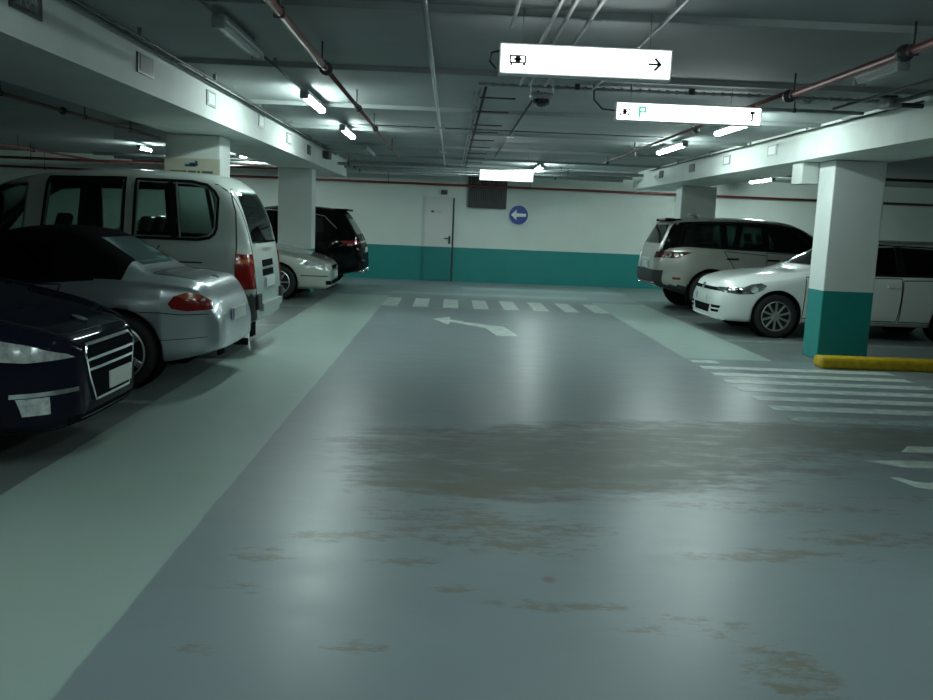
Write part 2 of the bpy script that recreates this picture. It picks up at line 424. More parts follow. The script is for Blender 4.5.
for (y, z, lab, lt) in ((7.1, 2.6, 'dark framed plaque on the left beam before the first pillar', False), (8.98, 2.60, 'pale plaque with worn grey frame in the brightly lit stretch of left beam', True),
                    (11.3, 2.64, 'small grey plaque high on the left beam between the two lit patches', True), (13.15, 2.6, 'small plaque on the second lit patch of the left beam', True),
                    (15.0, 2.58, 'small dark plaque near the far end of the left beam', False)):
    plaque(BL, y, z, .36 if y < 8 else .32, .15, 1, lab, None, lt)
for (y, z, lab, lt) in ((11.85, 2.60, 'pale plaque on the right beam nearest the near pillar', True), (13.8, 2.60, 'grey plaque on the bright patch of right beam above the white estate', True),
                    (15.8, 2.60, 'dark grey plaque on the right beam above the champagne SUV', False), (18.1, 2.61, 'smallest plaque at the far end of the right beam', False)):
    plaque(BR, y, z, .34, .14, -1, lab, None, lt)
# small wall light on right beam seen bright under first plaque
# small camera on left beam
c_ = thing('security_camera', 'small black camera box on the side of the left beam near its far end', 'camera', (BL+.03, 16.7, 2.62))
bxo('housing', (.04, 0, 0), (.12, .34, .14), 'dark', c_, .02); bxo('mount', (-.01, .1, .0), (.05, .08, .1), 'dark', c_)

# ------------------------------------------------------------------ lamps
def lamp(x, y0, y1, lit, label, group, z=2.69, dim=False):
    L = y1-y0
    t = thing('fluorescent_lamp', label, 'lamp', (x, (y0+y1)/2, z), 0, group)
    bxo('housing', (0, 0, .03), (.085, L, .042), 'grey', t, .008)
    mm = ('lampback' if y0 < 0 else 'lampnear' if y0 < 4 else 'lampdim' if dim else 'lamp') if lit else 'offlamp'
    bm = bmesh.new()
    pts = [(-.036, .008), (-.034, -.02), (-.02, -.033), (.02, -.033), (.034, -.02), (.036, .008)]
    prism(bm, pts, L-.08, Matrix.Translation((0, (L-.08)/2, 0)) @ Matrix.Rotation(PI/2, 4, 'X'))
    link('diffuser', bm, mm, t)
    for s in (-1, 1):
        bxo('end_cap', (0, s*(L/2-.02), -.004), (.09, .04, .07), 'grey', t, .01)
        tubeo('hanger', [(0, s*L*.35, .055), (0, s*L*.35, ZC-z-.001)], .006, 'grey', t, 6)
lamp(-1.52, 5.8, 6.95, False, 'unlit grey fluorescent lamp nearest the camera on the left', None)
lamp(-1.52, 9.05, 10.3, True, 'lit fluorescent lamp in the left row, nearer of the two', None)
lamp(-1.53, 12.2, 13.5, True, 'lit fluorescent lamp in the left row, farther one by the beam', None)
lamp(-1.53, 15.4, 16.9, False, 'unlit lamp at the far end of the left row', None)
lamp(3.12, 6.3, 7.0, False, 'unlit lamp running beside the red pipe at upper right', None, 2.705)
lamp(3.2, 9.65, 10.95, True, 'lit lamp mostly hidden behind the second hanging sign', None)
lamp(3.2, 12.4, 14.0, True, 'lit lamp at right in front of the lit beam, beyond the second hanging sign', None)
lamp(1.82, 18.3, 19.7, True, 'small bright lamp near the far wall above the third sign', None, 2.69, True)
lamp(-4.6, 19.1, 20.3, True, 'lamp in the left bays behind the van rear', None, 2.69, True)
lamp(-6.2, 17.7, 18.4, True, 'lamp far in the left bays seen beside the notice board', None, 2.69, True)
lamp(7.0, 19.4, 20.9, True, 'lamp in the right bays under the right beam', None, 2.69, True)
lamp(1.0, 3.2, 4.35, True, 'lit lamp on the ceiling just in front of the nearest hanging sign, above the frame', None)
# the same rows go on behind the camera
lamp(-1.52, 1.9, 3.3, True, 'lit lamp of the left row above and behind the camera', 'lamps behind the camera')
lamp(-1.52, -2.0, -.6, True, 'lit lamp of the left row above and behind the camera', 'lamps behind the camera')
lamp(3.2, 1.9, 3.3, True, 'lit lamp of the right row above and behind the camera', 'right lamps behind the camera')
lamp(3.2, -2.0, -.6, True, 'lit lamp of the right row above and behind the camera', 'right lamps behind the camera')

# ------------------------------------------------------------------ hanging illuminated signs
def car_icon(t, x, z, y, s, mat='ink'):
    bm = bmesh.new()
    box(bm, (x, y, z+.42*s), (1.9*s, .002, .2*s)); box(bm, (x, y, z-.42*s), (1.9*s, .002, .2*s))
    for k in (-1, 1):
        box(bm, (x+k*.95*s, y, z), (.22*s, .002, .95*s)); box(bm, (x+k*.8*s, y, z-.62*s), (.3*s, .002, .3*s))
    box(bm, (x, y, z), (.62*s, .002, .8*s)); box(bm, (x, y, z), (1.0*s, .002, .3*s))
    for v in bm.verts: pass
    return link('car_symbol', bm, mat, t)
def hang_sign(x0, x1, y, z0, z1, label, wires, third=False):
    t = thing('hanging_sign', label, 'sign', ((x0+x1)/2, y, (z0+z1)/2), 0)
    w, h = x1-x0, z1-z0
    bxo('case', (0, 0, 0), (w+.014, .09, h+.012), 'signcase', t, .004)
    bxo('lit_panel', (0, -.048, 0), (w-.012, .006, h-.012), 'sign', t)
    bxo('lit_panel', (0, .048, 0), (w-.012, .006, h-.012), 'sign', t)
    for wx in wires: tubeo('wire', [(wx*w, 0, h/2), (wx*w, 0, ZC-(z0+z1)/2-.001)], .003, 'grey', t, 5)
    return t, w, h
t, w, h = hang_sign(.255, 1.285, 5.5, 2.395, 2.565, 'largest lit hanging sign nearest the camera, car symbol left and arrow pointing right', (-.37, .38))
car_icon(t, -.41, -.004, -.0525, .048)
bm = bmesh.new(); box(bm, (.415, -.0525, -.0), (.075, .002, .014)); box(bm, (.434, -.0525, .016), (.056, .002, .016), 0, Matrix.Rotation(.8, 3, 'Y')); box(bm, (.434, -.0525, -.016), (.056, .002, .016), 0, Matrix.Rotation(-.8, 3, 'Y'))
link('arrow', bm, 'ink', t)
tubeo('cable', [(-w/2-.005, 0, .05), (-w/2-.05, .01, .04), (-w/2-.06, .02, -.01), (-w/2-.02, .03, -.05)], .006, 'dark', t, 8)
t, w, h = hang_sign(1.455, 2.775, 8.2, 2.47, 2.625, 'second lit hanging sign with a green P between the car symbol and arrow', (-.4, .3))
car_icon(t, -.585, -.004, -.0525, .048)
bm = bmesh.new(); box(bm, (-.45, -.0525, 0), (.022, .002, .10)); box(bm, (-.425, -.0525, .041), (.06, .002, .02)); box(bm, (-.425, -.0525, .0), (.06, .002, .018)); box(bm, (-.398, -.0525, .02), (.022, .002, .055))
link('letter_p', bm, 'green', t)
bm = bmesh.new(); box(bm, (.58, -.0525, -.005), (.016, .002, .08)); box(bm, (.56, -.0525, -.04), (.055, .002, .014)); box(bm, (.58, -.0525, .032), (.044, .002, .026)); link('arrow', bm, 'ink', t)
tubeo('cable', [(-w/2, .02, .01), (-w/2-.12, .02, .02), (-w/2-.2, .02, .1), (-w/2-.21, .02, ZC-2.55)], .008, 'dark', t, 8)
t, w, h = hang_sign(.43, 1.30, 14.6, 2.185, 2.35, 'third lit hanging sign, blank white and farthest, in front of the vent', (-.4, .4))

# ------------------------------------------------------------------ dome camera
d = thing('dome_camera', 'black dome camera on a pale ceiling bracket below the first hanging sign', 'camera', (.755, 8.0, 2.60))
bm = bmesh.new(); r = lathe(bm, [(.0001, -.075), (.045, -.066), (.075, -.035), (.085, 0), (.085, .01)], 'Z', 28); link('dome', bm, 'dome', d, True)
bm = bmesh.new(); lathe(bm, [(.085, -.005), (.10, 0), (.11, .02), (.10, .05), (.0001, .05)], 'Z', 28); link('collar', bm, 'grey', d, True)
bm = bmesh.new()
for s in (-1, 1): box(bm, (s*.098, 0, .10), (.008, .05, .17))
box(bm, (0, 0, .179), (.205, .06, .010)); link('bracket', bm, 'galv', d)

# ------------------------------------------------------------------ cable tray, conduits, pipes
T = thing('cable_tray', 'ladder cable support running along the ceiling towards the vent', 'cable tray', (.22, 8.4, 2.72))
tubeo('rail', [(0, -.05, 0), (0, 11.8, 0)], .009, 'grey', T, 6)
tubeo('cable', [(.05, 0, .018), (.05, 12, .018)], .014, 'dark', T, 6)
tubeo('cable', [(-.04, .4, .02), (-.04, 12, .02)], .010, 'galv', T, 6)
for k, y in enumerate((0, .6, 1.7, 3.1, 4.0, 5.2, 6.5, 7.8, 9.0, 10.2)):
    if k == 0: continue
    bxo('rung', (.19, y, .008), (.36, .024, .014), 'dark', T)
    bxo('drop_rod', (0, y, .035), (.012, .012, .055), 'dark', T)
G = thing('cable_bundle', 'bundle of tied cables crossing the ceiling behind the dome camera', 'cable', (.2, 8.25, 2.745))
bm = bmesh.new()
tube(bm, [(0, 0, 0), (1.1, .02, 0), (2.3, 0, 0), (3.9, 0, 0)], .014, 7)
for k in range(46): tube(bm, [(.04+k*.084, 0, 0), (.06+k*.084, 0, 0)], .022, 7)
link('cable_run', bm, 'grey', G); bxo('fixing_clip', (1.95, 0, .01), (.05, .05, .05), 'dark', G); bxo('fixing_clip', (.9, 0, .01), (.04, .05, .05), 'dark', G)
def conduit(x, y0, y1, r, mat, label, boxes=(), z=None, clips=None):
    z = ZC-r-.052 if z is None else z
    t = thing('conduit', label, 'conduit', (x, y0, z))
    tubeo('tube', [(0, 0, 0), (0, y1-y0, 0)], r, mat, t, 8)
    for b in boxes: bxo('junction_box', (0, b-y0, 0), (.13, .10, .05), 'galv', t, .005)
    n = int((y1-y0)/2)
    for k in range(n):
        bxo('clip', (0, .6+k*2.0, (r*.5+ZC-z-.001)/2), (.03, .02, ZC-z-.001-r*.5), 'grey', t)
    return t
conduit(-.2, 1.5, 20.2, .016, 'galv', 'pale conduit along the middle of ceiling with two boxes', (11.8, 15.9))
conduit(.76, 8.4, 16.8, .011, 'dark', 'dark thin conduit leading away from the dome camera', (12.6,))
for y0, y1, l in ((-.55, 1.85, 'behind the camera'), (3.35, 5.75, 'nearest the camera, up to the unlit lamp'), (7.0, 9.0, 'between the unlit lamp and the first lit lamp')):
    conduit(-1.52, y0, y1, .009, 'dark', 'thin conduit of the left lamp row, '+l, (), ZC-.065)
for x, l in ((.33, 'first'), (.56, 'second'), (.64, 'third'), (.78, 'fourth')):
    conduit(x, 2.5, 8.0 if x > .5 else 5.7, .013, 'grey', '%s from the left of four conduits on the ceiling above nearest hanging sign' % l)
conduit(1.22, 2.5, 8.1, .012, 'grey', 'separate conduit on the ceiling right of the four above the nearest sign')
conduit(BL+.05, -4, 18, .012, 'dark', 'black cable along the top edge of the left beam', (), ZC-.05)
conduit(BL+.14, -4, 17, .009, 'dark', 'second thinner black cable beside the left beam', (), ZC-.064)
conduit(BR-.06, 8, 19, .010, 'dark', 'black cable along the top edge of the right beam', (), ZC-.06)
def pipe(pts, r, mat, label, couplings=(), hangers=(), name='red_pipe'):
    t = thing(name, label, 'pipe', pts[0]); o = Vector(pts[0])
    tubeo('tube', [Vector(p)-o for p in pts], r, mat, t, 12)
    for c in couplings:
        c = Vector(c)-o; d = Vector(pts[1])-Vector(pts[0]); d.normalize()
        cu_ = tubeo('coupling', [c-d*.05, c+d*.05], r*1.55, 'dark', t, 12); tubeo('bolt_ring', [c-d*.02, c+d*.02], r*1.9, 'dark', cu_, 12)
    for c in hangers:
        c = Vector(c)-o; top = ZC-.001-o.z
        tubeo('hanger_rod', [(c.x, c.y, c.z+r*.5), (c.x, c.y, top)], .007, 'dark', t, 6)
        bxo('pipe_clamp', (c.x, c.y, c.z), (r*2.4, .03, r*2.4) if abs(pts[1][1]-pts[0][1]) > 1 else (.03, r*2.4, r*2.4), 'dark', t, .008)
    return t
pipe([(-1.01, 0, 2.62), (-1.01, 7.0, 2.62)], .027, 'red', 'thick red sprinkler pipe near camera on the left side of the ceiling', [(-1.01, 7.0, 2.62)], [(-1.01, 5.15, 2.62), (-1.01, 6.8, 2.62)])
pipe([(-1.01, 7.06, 2.62), (-1.01, 16.6, 2.62)], .019, 'rust', 'thinner dull red pipe continuing beyond the coupling on the left', [(-1.01, 9.4, 2.62), (-1.01, 11.4, 2.62)], [(-1.01, 9.2, 2.62), (-1.01, 11.2, 2.62), (-1.01, 14.5, 2.62)])
pipe([(2.72, 0, 2.62), (2.72, 7.35, 2.62)], .027, 'red', 'thick red sprinkler pipe at the upper right of the ceiling', [(2.72, 5.5, 2.62), (2.72, 7.35, 2.62)], [(2.72, 5.4, 2.62), (2.72, 7.25, 2.62)])
pipe([(2.72, 7.42, 2.655), (2.72, 16.2, 2.655)], .017, 'rust', 'thin pipe behind the second hanging sign, right side', [(2.72, 10.1, 2.62)], [(2.72, 10.3, 2.62), (2.72, 13.5, 2.62), (2.72, 15.8, 2.62)])
pipe([(-12.5, YW-.12, 2.40), (12.8, YW-.12, 2.37)], .028, 'red', 'long red pipe along the top of the far wall', [], [(x, YW-.12, 2.385) for x in (-10, -7, -4.3, -1.6, 1.9, 6.2, 10)])
pipe([(5.80, YW-.2, 2.33), (5.78, YW-.2, 2.3), (5.78, YW-.2, 1.80), (5.7, YW-.2, 1.76), (5.3, YW-.2, 1.76)], .035, 'red', 'red drop pipe with valve on the far wall above the champagne SUV', [(5.79, YW-.2, 2.31)], [])
pipe([(-4.45, 1, 2.56), (-4.45, 13.6, 2.56)], .022, 'rust', 'dull red pipe above the left parked cars', [(-4.45, 10.3, 2.56)], [(-4.45, 8.9, 2.56), (-4.45, 10.9, 2.56), (-4.45, 12.4, 2.56)])
pipe([(-8.2, 8, 2.55), (-8.2, 21.3, 2.55)], .024, 'rust', 'second dull red pipe farther left over the bays', [(-8.2, 17.6, 2.55)], [(-8.2, 14, 2.55), (-8.2, 17, 2.55)])
pipe([(-12, 19.2, 2.47), (-3.6, 19.2, 2.47)], .03, 'rust', 'red cross pipe over the left bays near the far wall', [], [(-9, 19.2, 2.47), (-5.5, 19.2, 2.47)])
pipe([(5.6, 17.0, 2.62), (12.5, 17.0, 2.62)], .03, 'rust', 'dull red cross pipe over the right bays', [], [(8, 17, 2.62), (11, 17, 2.62)])
for y, r, m, l in ((18.75, .035, 'galv', 'nearest'), (19.9, .03, 'grey', 'middle'), (21.0, .04, 'galv', 'farthest')):
    pipe([(-7.5, y, 2.60), (4.0, y, 2.60)], r, m, l+' of three grey cross pipes under the ceiling before the far wall', [], [(-6, y, 2.60), (-2.2, y, 2.60), (2.4, y, 2.60)], 'grey_pipe')
pipe([(2.0, 8.75, 2.70), (3.98, 8.75, 2.70), (3.98, 9.2, 2.70)], .018, 'grey', 'grey pipe crossing to the right beam behind the second hanging sign', [], [(3.3, 8.75, 2.70)], 'grey_pipe')
j = thing('branch_fitting', 'dark pipe branch fitting beside the top of the right beam', 'fitting', (3.9, 8.05, 2.70))
bxo('body', (0, 0, 0), (.13, .2, .09), 'grey', j, .02); tubeo('branch', [(.05, -.02, -.01), (.27, -.06, -.02)], .022, 'dark', j); tubeo('outlet', [(0, -.05, .0), (0, -3.2, .02)], .018, 'dark', j); bxo('bracket', (-.05, 0, .06), (.2, .04, .02), 'dark', j)
pipe([(3.62, 3.0, 2.71), (3.62, 8.6, 2.71)], .013, 'dark', 'thin dark pipe between the unlit lamp and the right beam', [], [(3.62, 5, 2.71)], 'dark_pipe')
s_ = thing('smoke_detector', 'round pale detector on the ceiling by the right beam', 'detector', (3.3, 8.52, 2.755))
bm = bmesh.new(); lathe(bm, [(.0001, -.035), (.05, -.03), (.07, -.01), (.075, .026), (.0001, .026)], 'Z', 20); link('body', bm, 'grey', s_, True)
du = thing('air_duct', 'grey rectangular duct end over the left bays before the first pillar', 'duct', (-4.75, 14.0, 2.62))
bxo('duct_body', (0, 0, .02), (.8, .5, .2), 'grey', du, .01); bxo('flange', (0, -.26, .02), (.84, .03, .22), 'white', du)
ca = thing('ceiling_cable', 'thin transverse cable on the ceiling between the lamp rows', 'cable', (-1.4, 12.0, ZC-.062))
tubeo('wire', [(0, 0, 0), (1.2, 0, 0), (2.6, .02, 0), (4.2, 0, 0)], .007, 'dark', ca, 6)

# ------------------------------------------------------------------ cars
def interp(c, u):
    if u <= c[0][0]: return c[0][1]
    for (a, va), (b, vb) in zip(c, c[1:]):
        if u <= b: return va+(vb-va)*(u-a)/(b-a)
    return c[-1][1]
def apply_mods(o):
    dg = bpy.context.evaluated_depsgraph_get(); dg.update()
    me = bpy.data.meshes.new_from_object(o.evaluated_get(dg)); o.modifiers.clear(); o.data = me
class Car:
    """local frame: x forward, y left, z up; outlines use u = distance from the front bumper"""
    def __init__(s, name, label, cat, L, top, belt, bot, w, wt, us, paint, loc, rz, clad=None, arches=(), ra=.36, windows=(), clears=(), sharp=None, glass='glass', upper=None, uname='roof', upz=-1):
        s.L = L; s.t = thing(name, label, cat, loc, rz); s.paint = paint
        bm = bmesh.new(); rings = []
        for u in us:
            zT, zB, zb, W, WT = (interp(c, u) for c in (top, belt, bot, w, wt))
            zB = min(zB, zT-.02); h = zB-zb; hU = zT-zB
            y9 = .935*W
            half = [(0, zb), (.6*W, zb), (.88*W, zb+.01), (.962*W, zb+.22*h*.4+.015), (.99*W, zb+.34*h), (W, zb+.62*h), (.99*W, zb+.87*h), (.955*W, zB),
                    (y9+(WT-y9)*.16, zB+.14*hU), (y9+(WT-y9)*.55, zB+.52*hU), (y9+(WT-y9)*.93, zB+.86*hU), (WT*.86, zB+.955*hU), (WT*.45, zB+.99*hU), (0, zT)]
            ring = [(y, z) for y, z in half]+[(-y, z) for y, z in half[-2:0:-1]]
            rings.append([bm.verts.new((L/2-u, y, z)) for y, z in ring])
        n = len(rings[0])
        for i in range(len(rings)-1):
            for k in range(n): bm.faces.new((rings[i][k], rings[i][(k+1) % n], rings[i+1][(k+1) % n], rings[i+1][k]))
        bm.faces.new(rings[0]); bm.faces.new(rings[-1][::-1])
        o = link('body', bm, [paint, 'inter', 'clad', upper or paint], s.t, True); s.body = o
        md = o.modifiers.new('s', 'SUBSURF'); md.levels = 2; md.render_levels = 2; apply_mods(o)
        bm = bmesh.new(); bm.from_mesh(o.data); s.bvh = BVHTree.FromBMesh(bm)
        for f in bm.faces:
            c = f.calc_center_median(); u = L/2-c.x
            if clad and clad(u, abs(c.y), c.z): f.material_index = 2
            elif upper and c.z > interp(belt, u)+.012 and interp(top, u)-interp(belt, u) > .16 and c.z < interp(top, u)-upz: f.material_index = 3
        bm.to_mesh(o.data); bm.free()
        md = o.modifiers.new('t', 'SOLIDIFY'); md.thickness = .03; md.offset = -1; md.material_offset = 0; apply_mods(o)
        # the inner skin gets the interior material: faces facing the car's centre line
        ctr = Vector((0, 0, .75))
        hl = len(o.data.polygons)//2
        for p in o.data.polygons[hl:]: p.material_index = 1
        # cut wheel arches and windows
        bm = bmesh.new()
        for ua in arches:
            W = interp(w, ua)
            for sg in (-1, 1):
                r = bmesh.ops.create_cone(bm, cap_ends=True, segments=48, radius1=ra, radius2=ra, depth=.62)
                for v in r['verts']:
                    v.co = Matrix.Rotation(PI/2, 3, 'X') @ v.co; v.co += Vector((L/2-ua, sg*(W+.01), s.R0))if False else Vector((L/2-ua, sg*(W+.03), ra-.035))
        for (ax, pts) in list(windows):
            pts = s.inset(pts, .018)
            if ax == 'y':
                for sg in (-1, 1):
                    a = [(L/2-u, z) for u, z in pts]
                    # prism along y
                    mm = Matrix(((1, 0, 0, 0), (0, 0, sg, sg*.25), (0, 1, 0, 0), (0, 0, 0, 1)))
                    prism(bm, a, 1.2, mm)
            elif ax == 'f':
                prism(bm, pts, 3.0, Matrix(((0, 0, 1, .25), (1, 0, 0, 0), (0, 1, 0, 0), (0, 0, 0, 1))))
            elif ax == 'r':
                prism(bm, pts, 3.0, Matrix(((0, 0, -1, -L/2+.8), (1, 0, 0, 0), (0, 1, 0, 0), (0, 0, 0, 1))))
        bmesh.ops.recalc_face_normals(bm, faces=bm.faces[:])
        me = bpy.data.meshes.new('cut'); bm.to_mesh(me); bm.free()
        cut = bpy.data.objects.new('cut', me); C.objects.link(cut); cut.parent = s.t
        bpy.context.view_layer.update()
        md = o.modifiers.new('b', 'BOOLEAN'); md.operation = 'DIFFERENCE'; md.object = cut; md.solver = 'EXACT'; md.use_self = True; apply_mods(o)
        bpy.data.objects.remove(cut); bpy.data.meshes.remove(me)
        if upper:
            src = o.data; bm = bmesh.new(); bm.from_mesh(src)
            bmesh.ops.delete(bm, geom=[f for f in bm.faces if f.material_index != 3], context='FACES')
            me = bpy.data.meshes.new(uname); bm.to_mesh(me); bm.free()
            for q in src.materials: me.materials.append(q)
            ro = bpy.data.objects.new(uname, me); C.objects.link(ro); ro.parent = s.t
            bm = bmesh.new(); bm.from_mesh(src)
            bmesh.ops.delete(bm, geom=[f for f in bm.faces if f.material_index == 3], context='FACES'); bm.to_mesh(src); bm.free()
        for (ax, pts) in windows:
            if ax == 'y':
                for sg in (-1, 1): s.patch('side_window', pts, 'y', glass, .001, .004, sg)
            else: s.patch('windscreen' if ax == 'f' else 'rear_window', pts, ax, glass if ax == 'r' else 'glass', .001, .004)
        for ua in arches:
            W = interp(w, ua)
            for sg in (-1, 1):
                bm = bmesh.new(); lathe(bm, [(.001, -.17), (ra-.004, -.17), (ra-.004, .065)], 'Y', 40)
                for v in bm.verts: v.co.y *= sg
                link('wheel_arch_liner', bm, 'trim', s.t, True, (L/2-ua, sg*(W-.10), ra-.035))
    def inset(s, pts, d):
        cx = sum(p[0] for p in pts)/len(pts); cy = sum(p[1] for p in pts)/len(pts)
        w = max(p[0] for p in pts)-min(p[0] for p in pts); h = max(p[1] for p in pts)-min(p[1] for p in pts)
        return [(cx+(p[0]-cx)*(1-2*d/w), cy+(p[1]-cy)*(1-2*d/h)) for p in pts]
    def ray(s, a, b, ax, sg):
        if ax == 'y': o, d = Vector((s.L/2-a, sg*3, b)), Vector((0, -sg, 0))
        elif ax == 'f': o, d = Vector((s.L, a, b)), Vector((-1, 0, 0))
        elif ax == 'r': o, d = Vector((-s.L, a, b)), Vector((1, 0, 0))
        else: o, d = Vector((s.L/2-a, b, 4)), Vector((0, 0, -1))
        h = s.bvh.ray_cast(o, d)
        if h[0] is None or (ax == 'y' and h[0].y*sg < .05):
            h = s.bvh.find_nearest(o+d*(3 if ax == 'y' else s.L/2)) if ax != 'y' else s.bvh.find_nearest(Vector((o.x, sg*.9, b)))
        nrm = h[1]
        if nrm.dot(d) > 0: nrm = -nrm
        return h[0], nrm
    def _shell(s, name, flat, ax, mat, off, dep, sg, parent):
        pos = [s.ray(v.co.x, v.co.y, ax, sg) for v in flat.verts]
        bm = bmesh.new()
        A = [bm.verts.new(p+n*off) for p, n in pos]; B = [bm.verts.new(p-n*dep) for p, n in pos]
        flat.verts.index_update()
        for f in flat.faces:
            ids = [v.index for v in f.verts]
            bm.faces.new([A[i] for i in ids]); bm.faces.new([B[i] for i in ids[::-1]])
        for e in flat.edges:
            if len(e.link_faces) == 1:
                i, j = e.verts[0].index, e.verts[1].index
                try: bm.faces.new((A[i], A[j], B[j], B[i]))
                except ValueError: pass
        flat.free()
        o = link(name, bm, mat, parent or s.t, False)
        for p in o.data.polygons: p.use_smooth = True
        try: o.data.set_sharp_from_angle(angle=.7)
        except Exception: pass
        return o
    def patch(s, name, pts, ax, mat, off=.003, dep=.006, sg=-1, step=.05, parent=None):
        bm = bmesh.new(); vs = [bm.verts.new((a, b, 0)) for a, b in pts]; bm.faces.new(vs)
        for k in (0, 1):
            lo = min(p[k] for p in pts); hi = max(p[k] for p in pts); n = int((hi-lo)/step)
            for i in range(1, n+1):
                co = [0, 0, 0]; co[k] = lo+(hi-lo)*i/(n+1); no = [0, 0, 0]; no[k] = 1
                bmesh.ops.bisect_plane(bm, geom=bm.verts[:]+bm.edges[:]+bm.faces[:], plane_co=co, plane_no=no)
        bmesh.ops.triangulate(bm, faces=[f for f in bm.faces if len(f.verts) > 4])
        bm.verts.ensure_lookup_table(); bm.verts.index_update()
        return s._shell(name, bm, ax, mat, off, dep, sg, parent)
    def ribbon(s, name, pts, wd, ax, mat='seam', closed=False, off=.002, dep=.004, sg=-1, parent=None, step=.05):
        P = [Vector((a, b, 0)) for a, b in pts]
        if closed: P = P+[P[0]]
        Q = []
        for a, b in zip(P, P[1:]):
            n = max(1, int((b-a).length/step))
            for i in range(n): Q.append(a+(b-a)*i/n)
        if not closed: Q.append(P[-1])
        bm = bmesh.new(); Lp, Rp = [], []
        n = len(Q)
        for i, q in enumerate(Q):
            a = Q[(i-1) % n] if closed else Q[max(i-1, 0)]; b = Q[(i+1) % n] if closed else Q[min(i+1, n-1)]
            d = (b-a).normalized(); nn = Vector((-d.y, d.x, 0))
            Lp.append(bm.verts.new(q+nn*wd/2)); Rp.append(bm.verts.new(q-nn*wd/2))
        for i in range(n if closed else n-1):
            j = (i+1) % n; bm.faces.new((Lp[i], Lp[j], Rp[j], Rp[i]))
        bm.verts.index_update()
        return s._shell(name, bm, ax, mat, off, dep, sg, parent)
    def both(s, f, *a, **k):
        return [f(*a, sg=g, **k) for g in (-1, 1)]
    def wheel(s, u, W, R, tw=.205, spokes=10, rr=.68, style='multi'):
        for sg in (-1, 1):
            bm = bmesh.new(); h = tw/2; r = R*rr
            lathe(bm, [(r, -h*.85), (r*1.06, -h), (R*.93, -h), (R*.985, -h*.82), (R, -h*.55), (R, h*.55), (R*.985, h*.82), (R*.93, h), (r*1.06, h), (r, h*.85), (r, -h*.85)], 'Y', 56)
            o = link('wheel', bm, 'tyre', s.t, True, (s.L/2-u, sg*(W-h-.012), R-.002)); o.rotation_euler = (0, random.random()*6, 0 if sg > 0 else PI)
            bm = bmesh.new()
            lathe(bm, [(r*1.0, h*.55), (r*1.01, h*.93), (r*.95, h*.97), (r*.92, h*.55)], 'Y', 56)
            if style == 'multi':
                for k in range(spokes):
                    m = Matrix.Rotation(2*PI*k/spokes, 3, 'Y')
                    box(bm, m @ Vector((r*.56, h*.66, 0)), (r*.78, .022, r*.15), .006, m)
            else:
                for k in range(spokes):
                    m = Matrix.Rotation(2*PI*k/spokes, 3, 'Y')
                    box(bm, m @ Vector((r*.56, h*.62, 0)), (r*.8, .03, r*.26), .008, m)
            lathe(bm, [(.001, h*.86), (r*.14, h*.84), (r*.2, h*.7), (r*.22, h*.4)], 'Y', 24)
            link('rim', bm, 'rim', o, False)
            bm = bmesh.new(); lathe(bm, [(.001, h*.15), (r*.97, h*.15)], 'Y', 32); link('brake_disc', bm, 'rimdark', o)
    def seats(s, rows, w, z=.45, hh=.62, mat='seat'):
        for u, n in rows:
            for k in range(n):
                y = (k-(n-1)/2)*(w/n)*1.0
                bm = bmesh.new(); ww = w/n*.8
                box(bm, (s.L/2-u, y, z), (.48, ww, .16), .04)
                m = Matrix.Rotation(-.28, 3, 'Y')
                box(bm, (s.L/2-u-.3, y, z+.36), (.13, ww*.92, hh), .05, m)
                box(bm, (s.L/2-u-.42, y, z+.36+hh/2+.10), (.10, ww*.5, .17), .04, m)
                link('seat', bm, mat, s.t, True)
        bm = bmesh.new(); box(bm, (s.L/2-rows[0][0]+.75, 0, z+.28), (.35, w*1.0, .2), .05)
        link('dashboard', bm, 'inter', s.t, True)
    def plate(s, end, z, y=0, w=.52, band=True):
        ax = end; x = s.ray(y, z, ax, 1)[0].x; d = 1 if ax == 'f' else -1
        p = bxo('number_plate', (x+d*.012, y, z), (.012, w, .11), 'numplate', s.t, .003)
        if band: bxo('plate_band', (x+d*.019, y+(w/2-.025)*(-d if ax == 'r' else -1)*1, z), (.002, .045, .10), 'euband', p)
    def mirror(s, u, z, W, mat):
        for sg in (-1, 1):
            bm = bmesh.new(); box(bm, (s.L/2-u, sg*(W+.08), z), (.11, .19, .13), .04)
            box(bm, (s.L/2-u, sg*(W-.01), z-.04), (.05, .12, .03), .01)
            link('mirror', bm, mat, s.t, True)
def rpoly(cx, cz, w, h, n=16):
    return [(cx+w/2*math.cos(2*PI*k/n), cz+h/2*math.sin(2*PI*k/n)) for k in range(n)]
def rrect(x0, x1, z0, z1, r, n=4):
    P = []
    for cx, cz, a in ((x1-r, z1-r, 0), (x0+r, z1-r, 90), (x0+r, z0+r, 180), (x1-r, z0+r, 270)):
        for k in range(n+1):
            t = math.radians(a+90*k/n); P.append((cx+r*math.cos(t), cz+r*math.sin(t)))
    return P
ENDS = lambda L: [0, .03, .09, .18, .3, .45, L-.45, L-.3, L-.18, L-.09, L-.03, L]
def stations(L, extra): return sorted(set([round(x, 3) for x in ENDS(L)+list(extra)]))

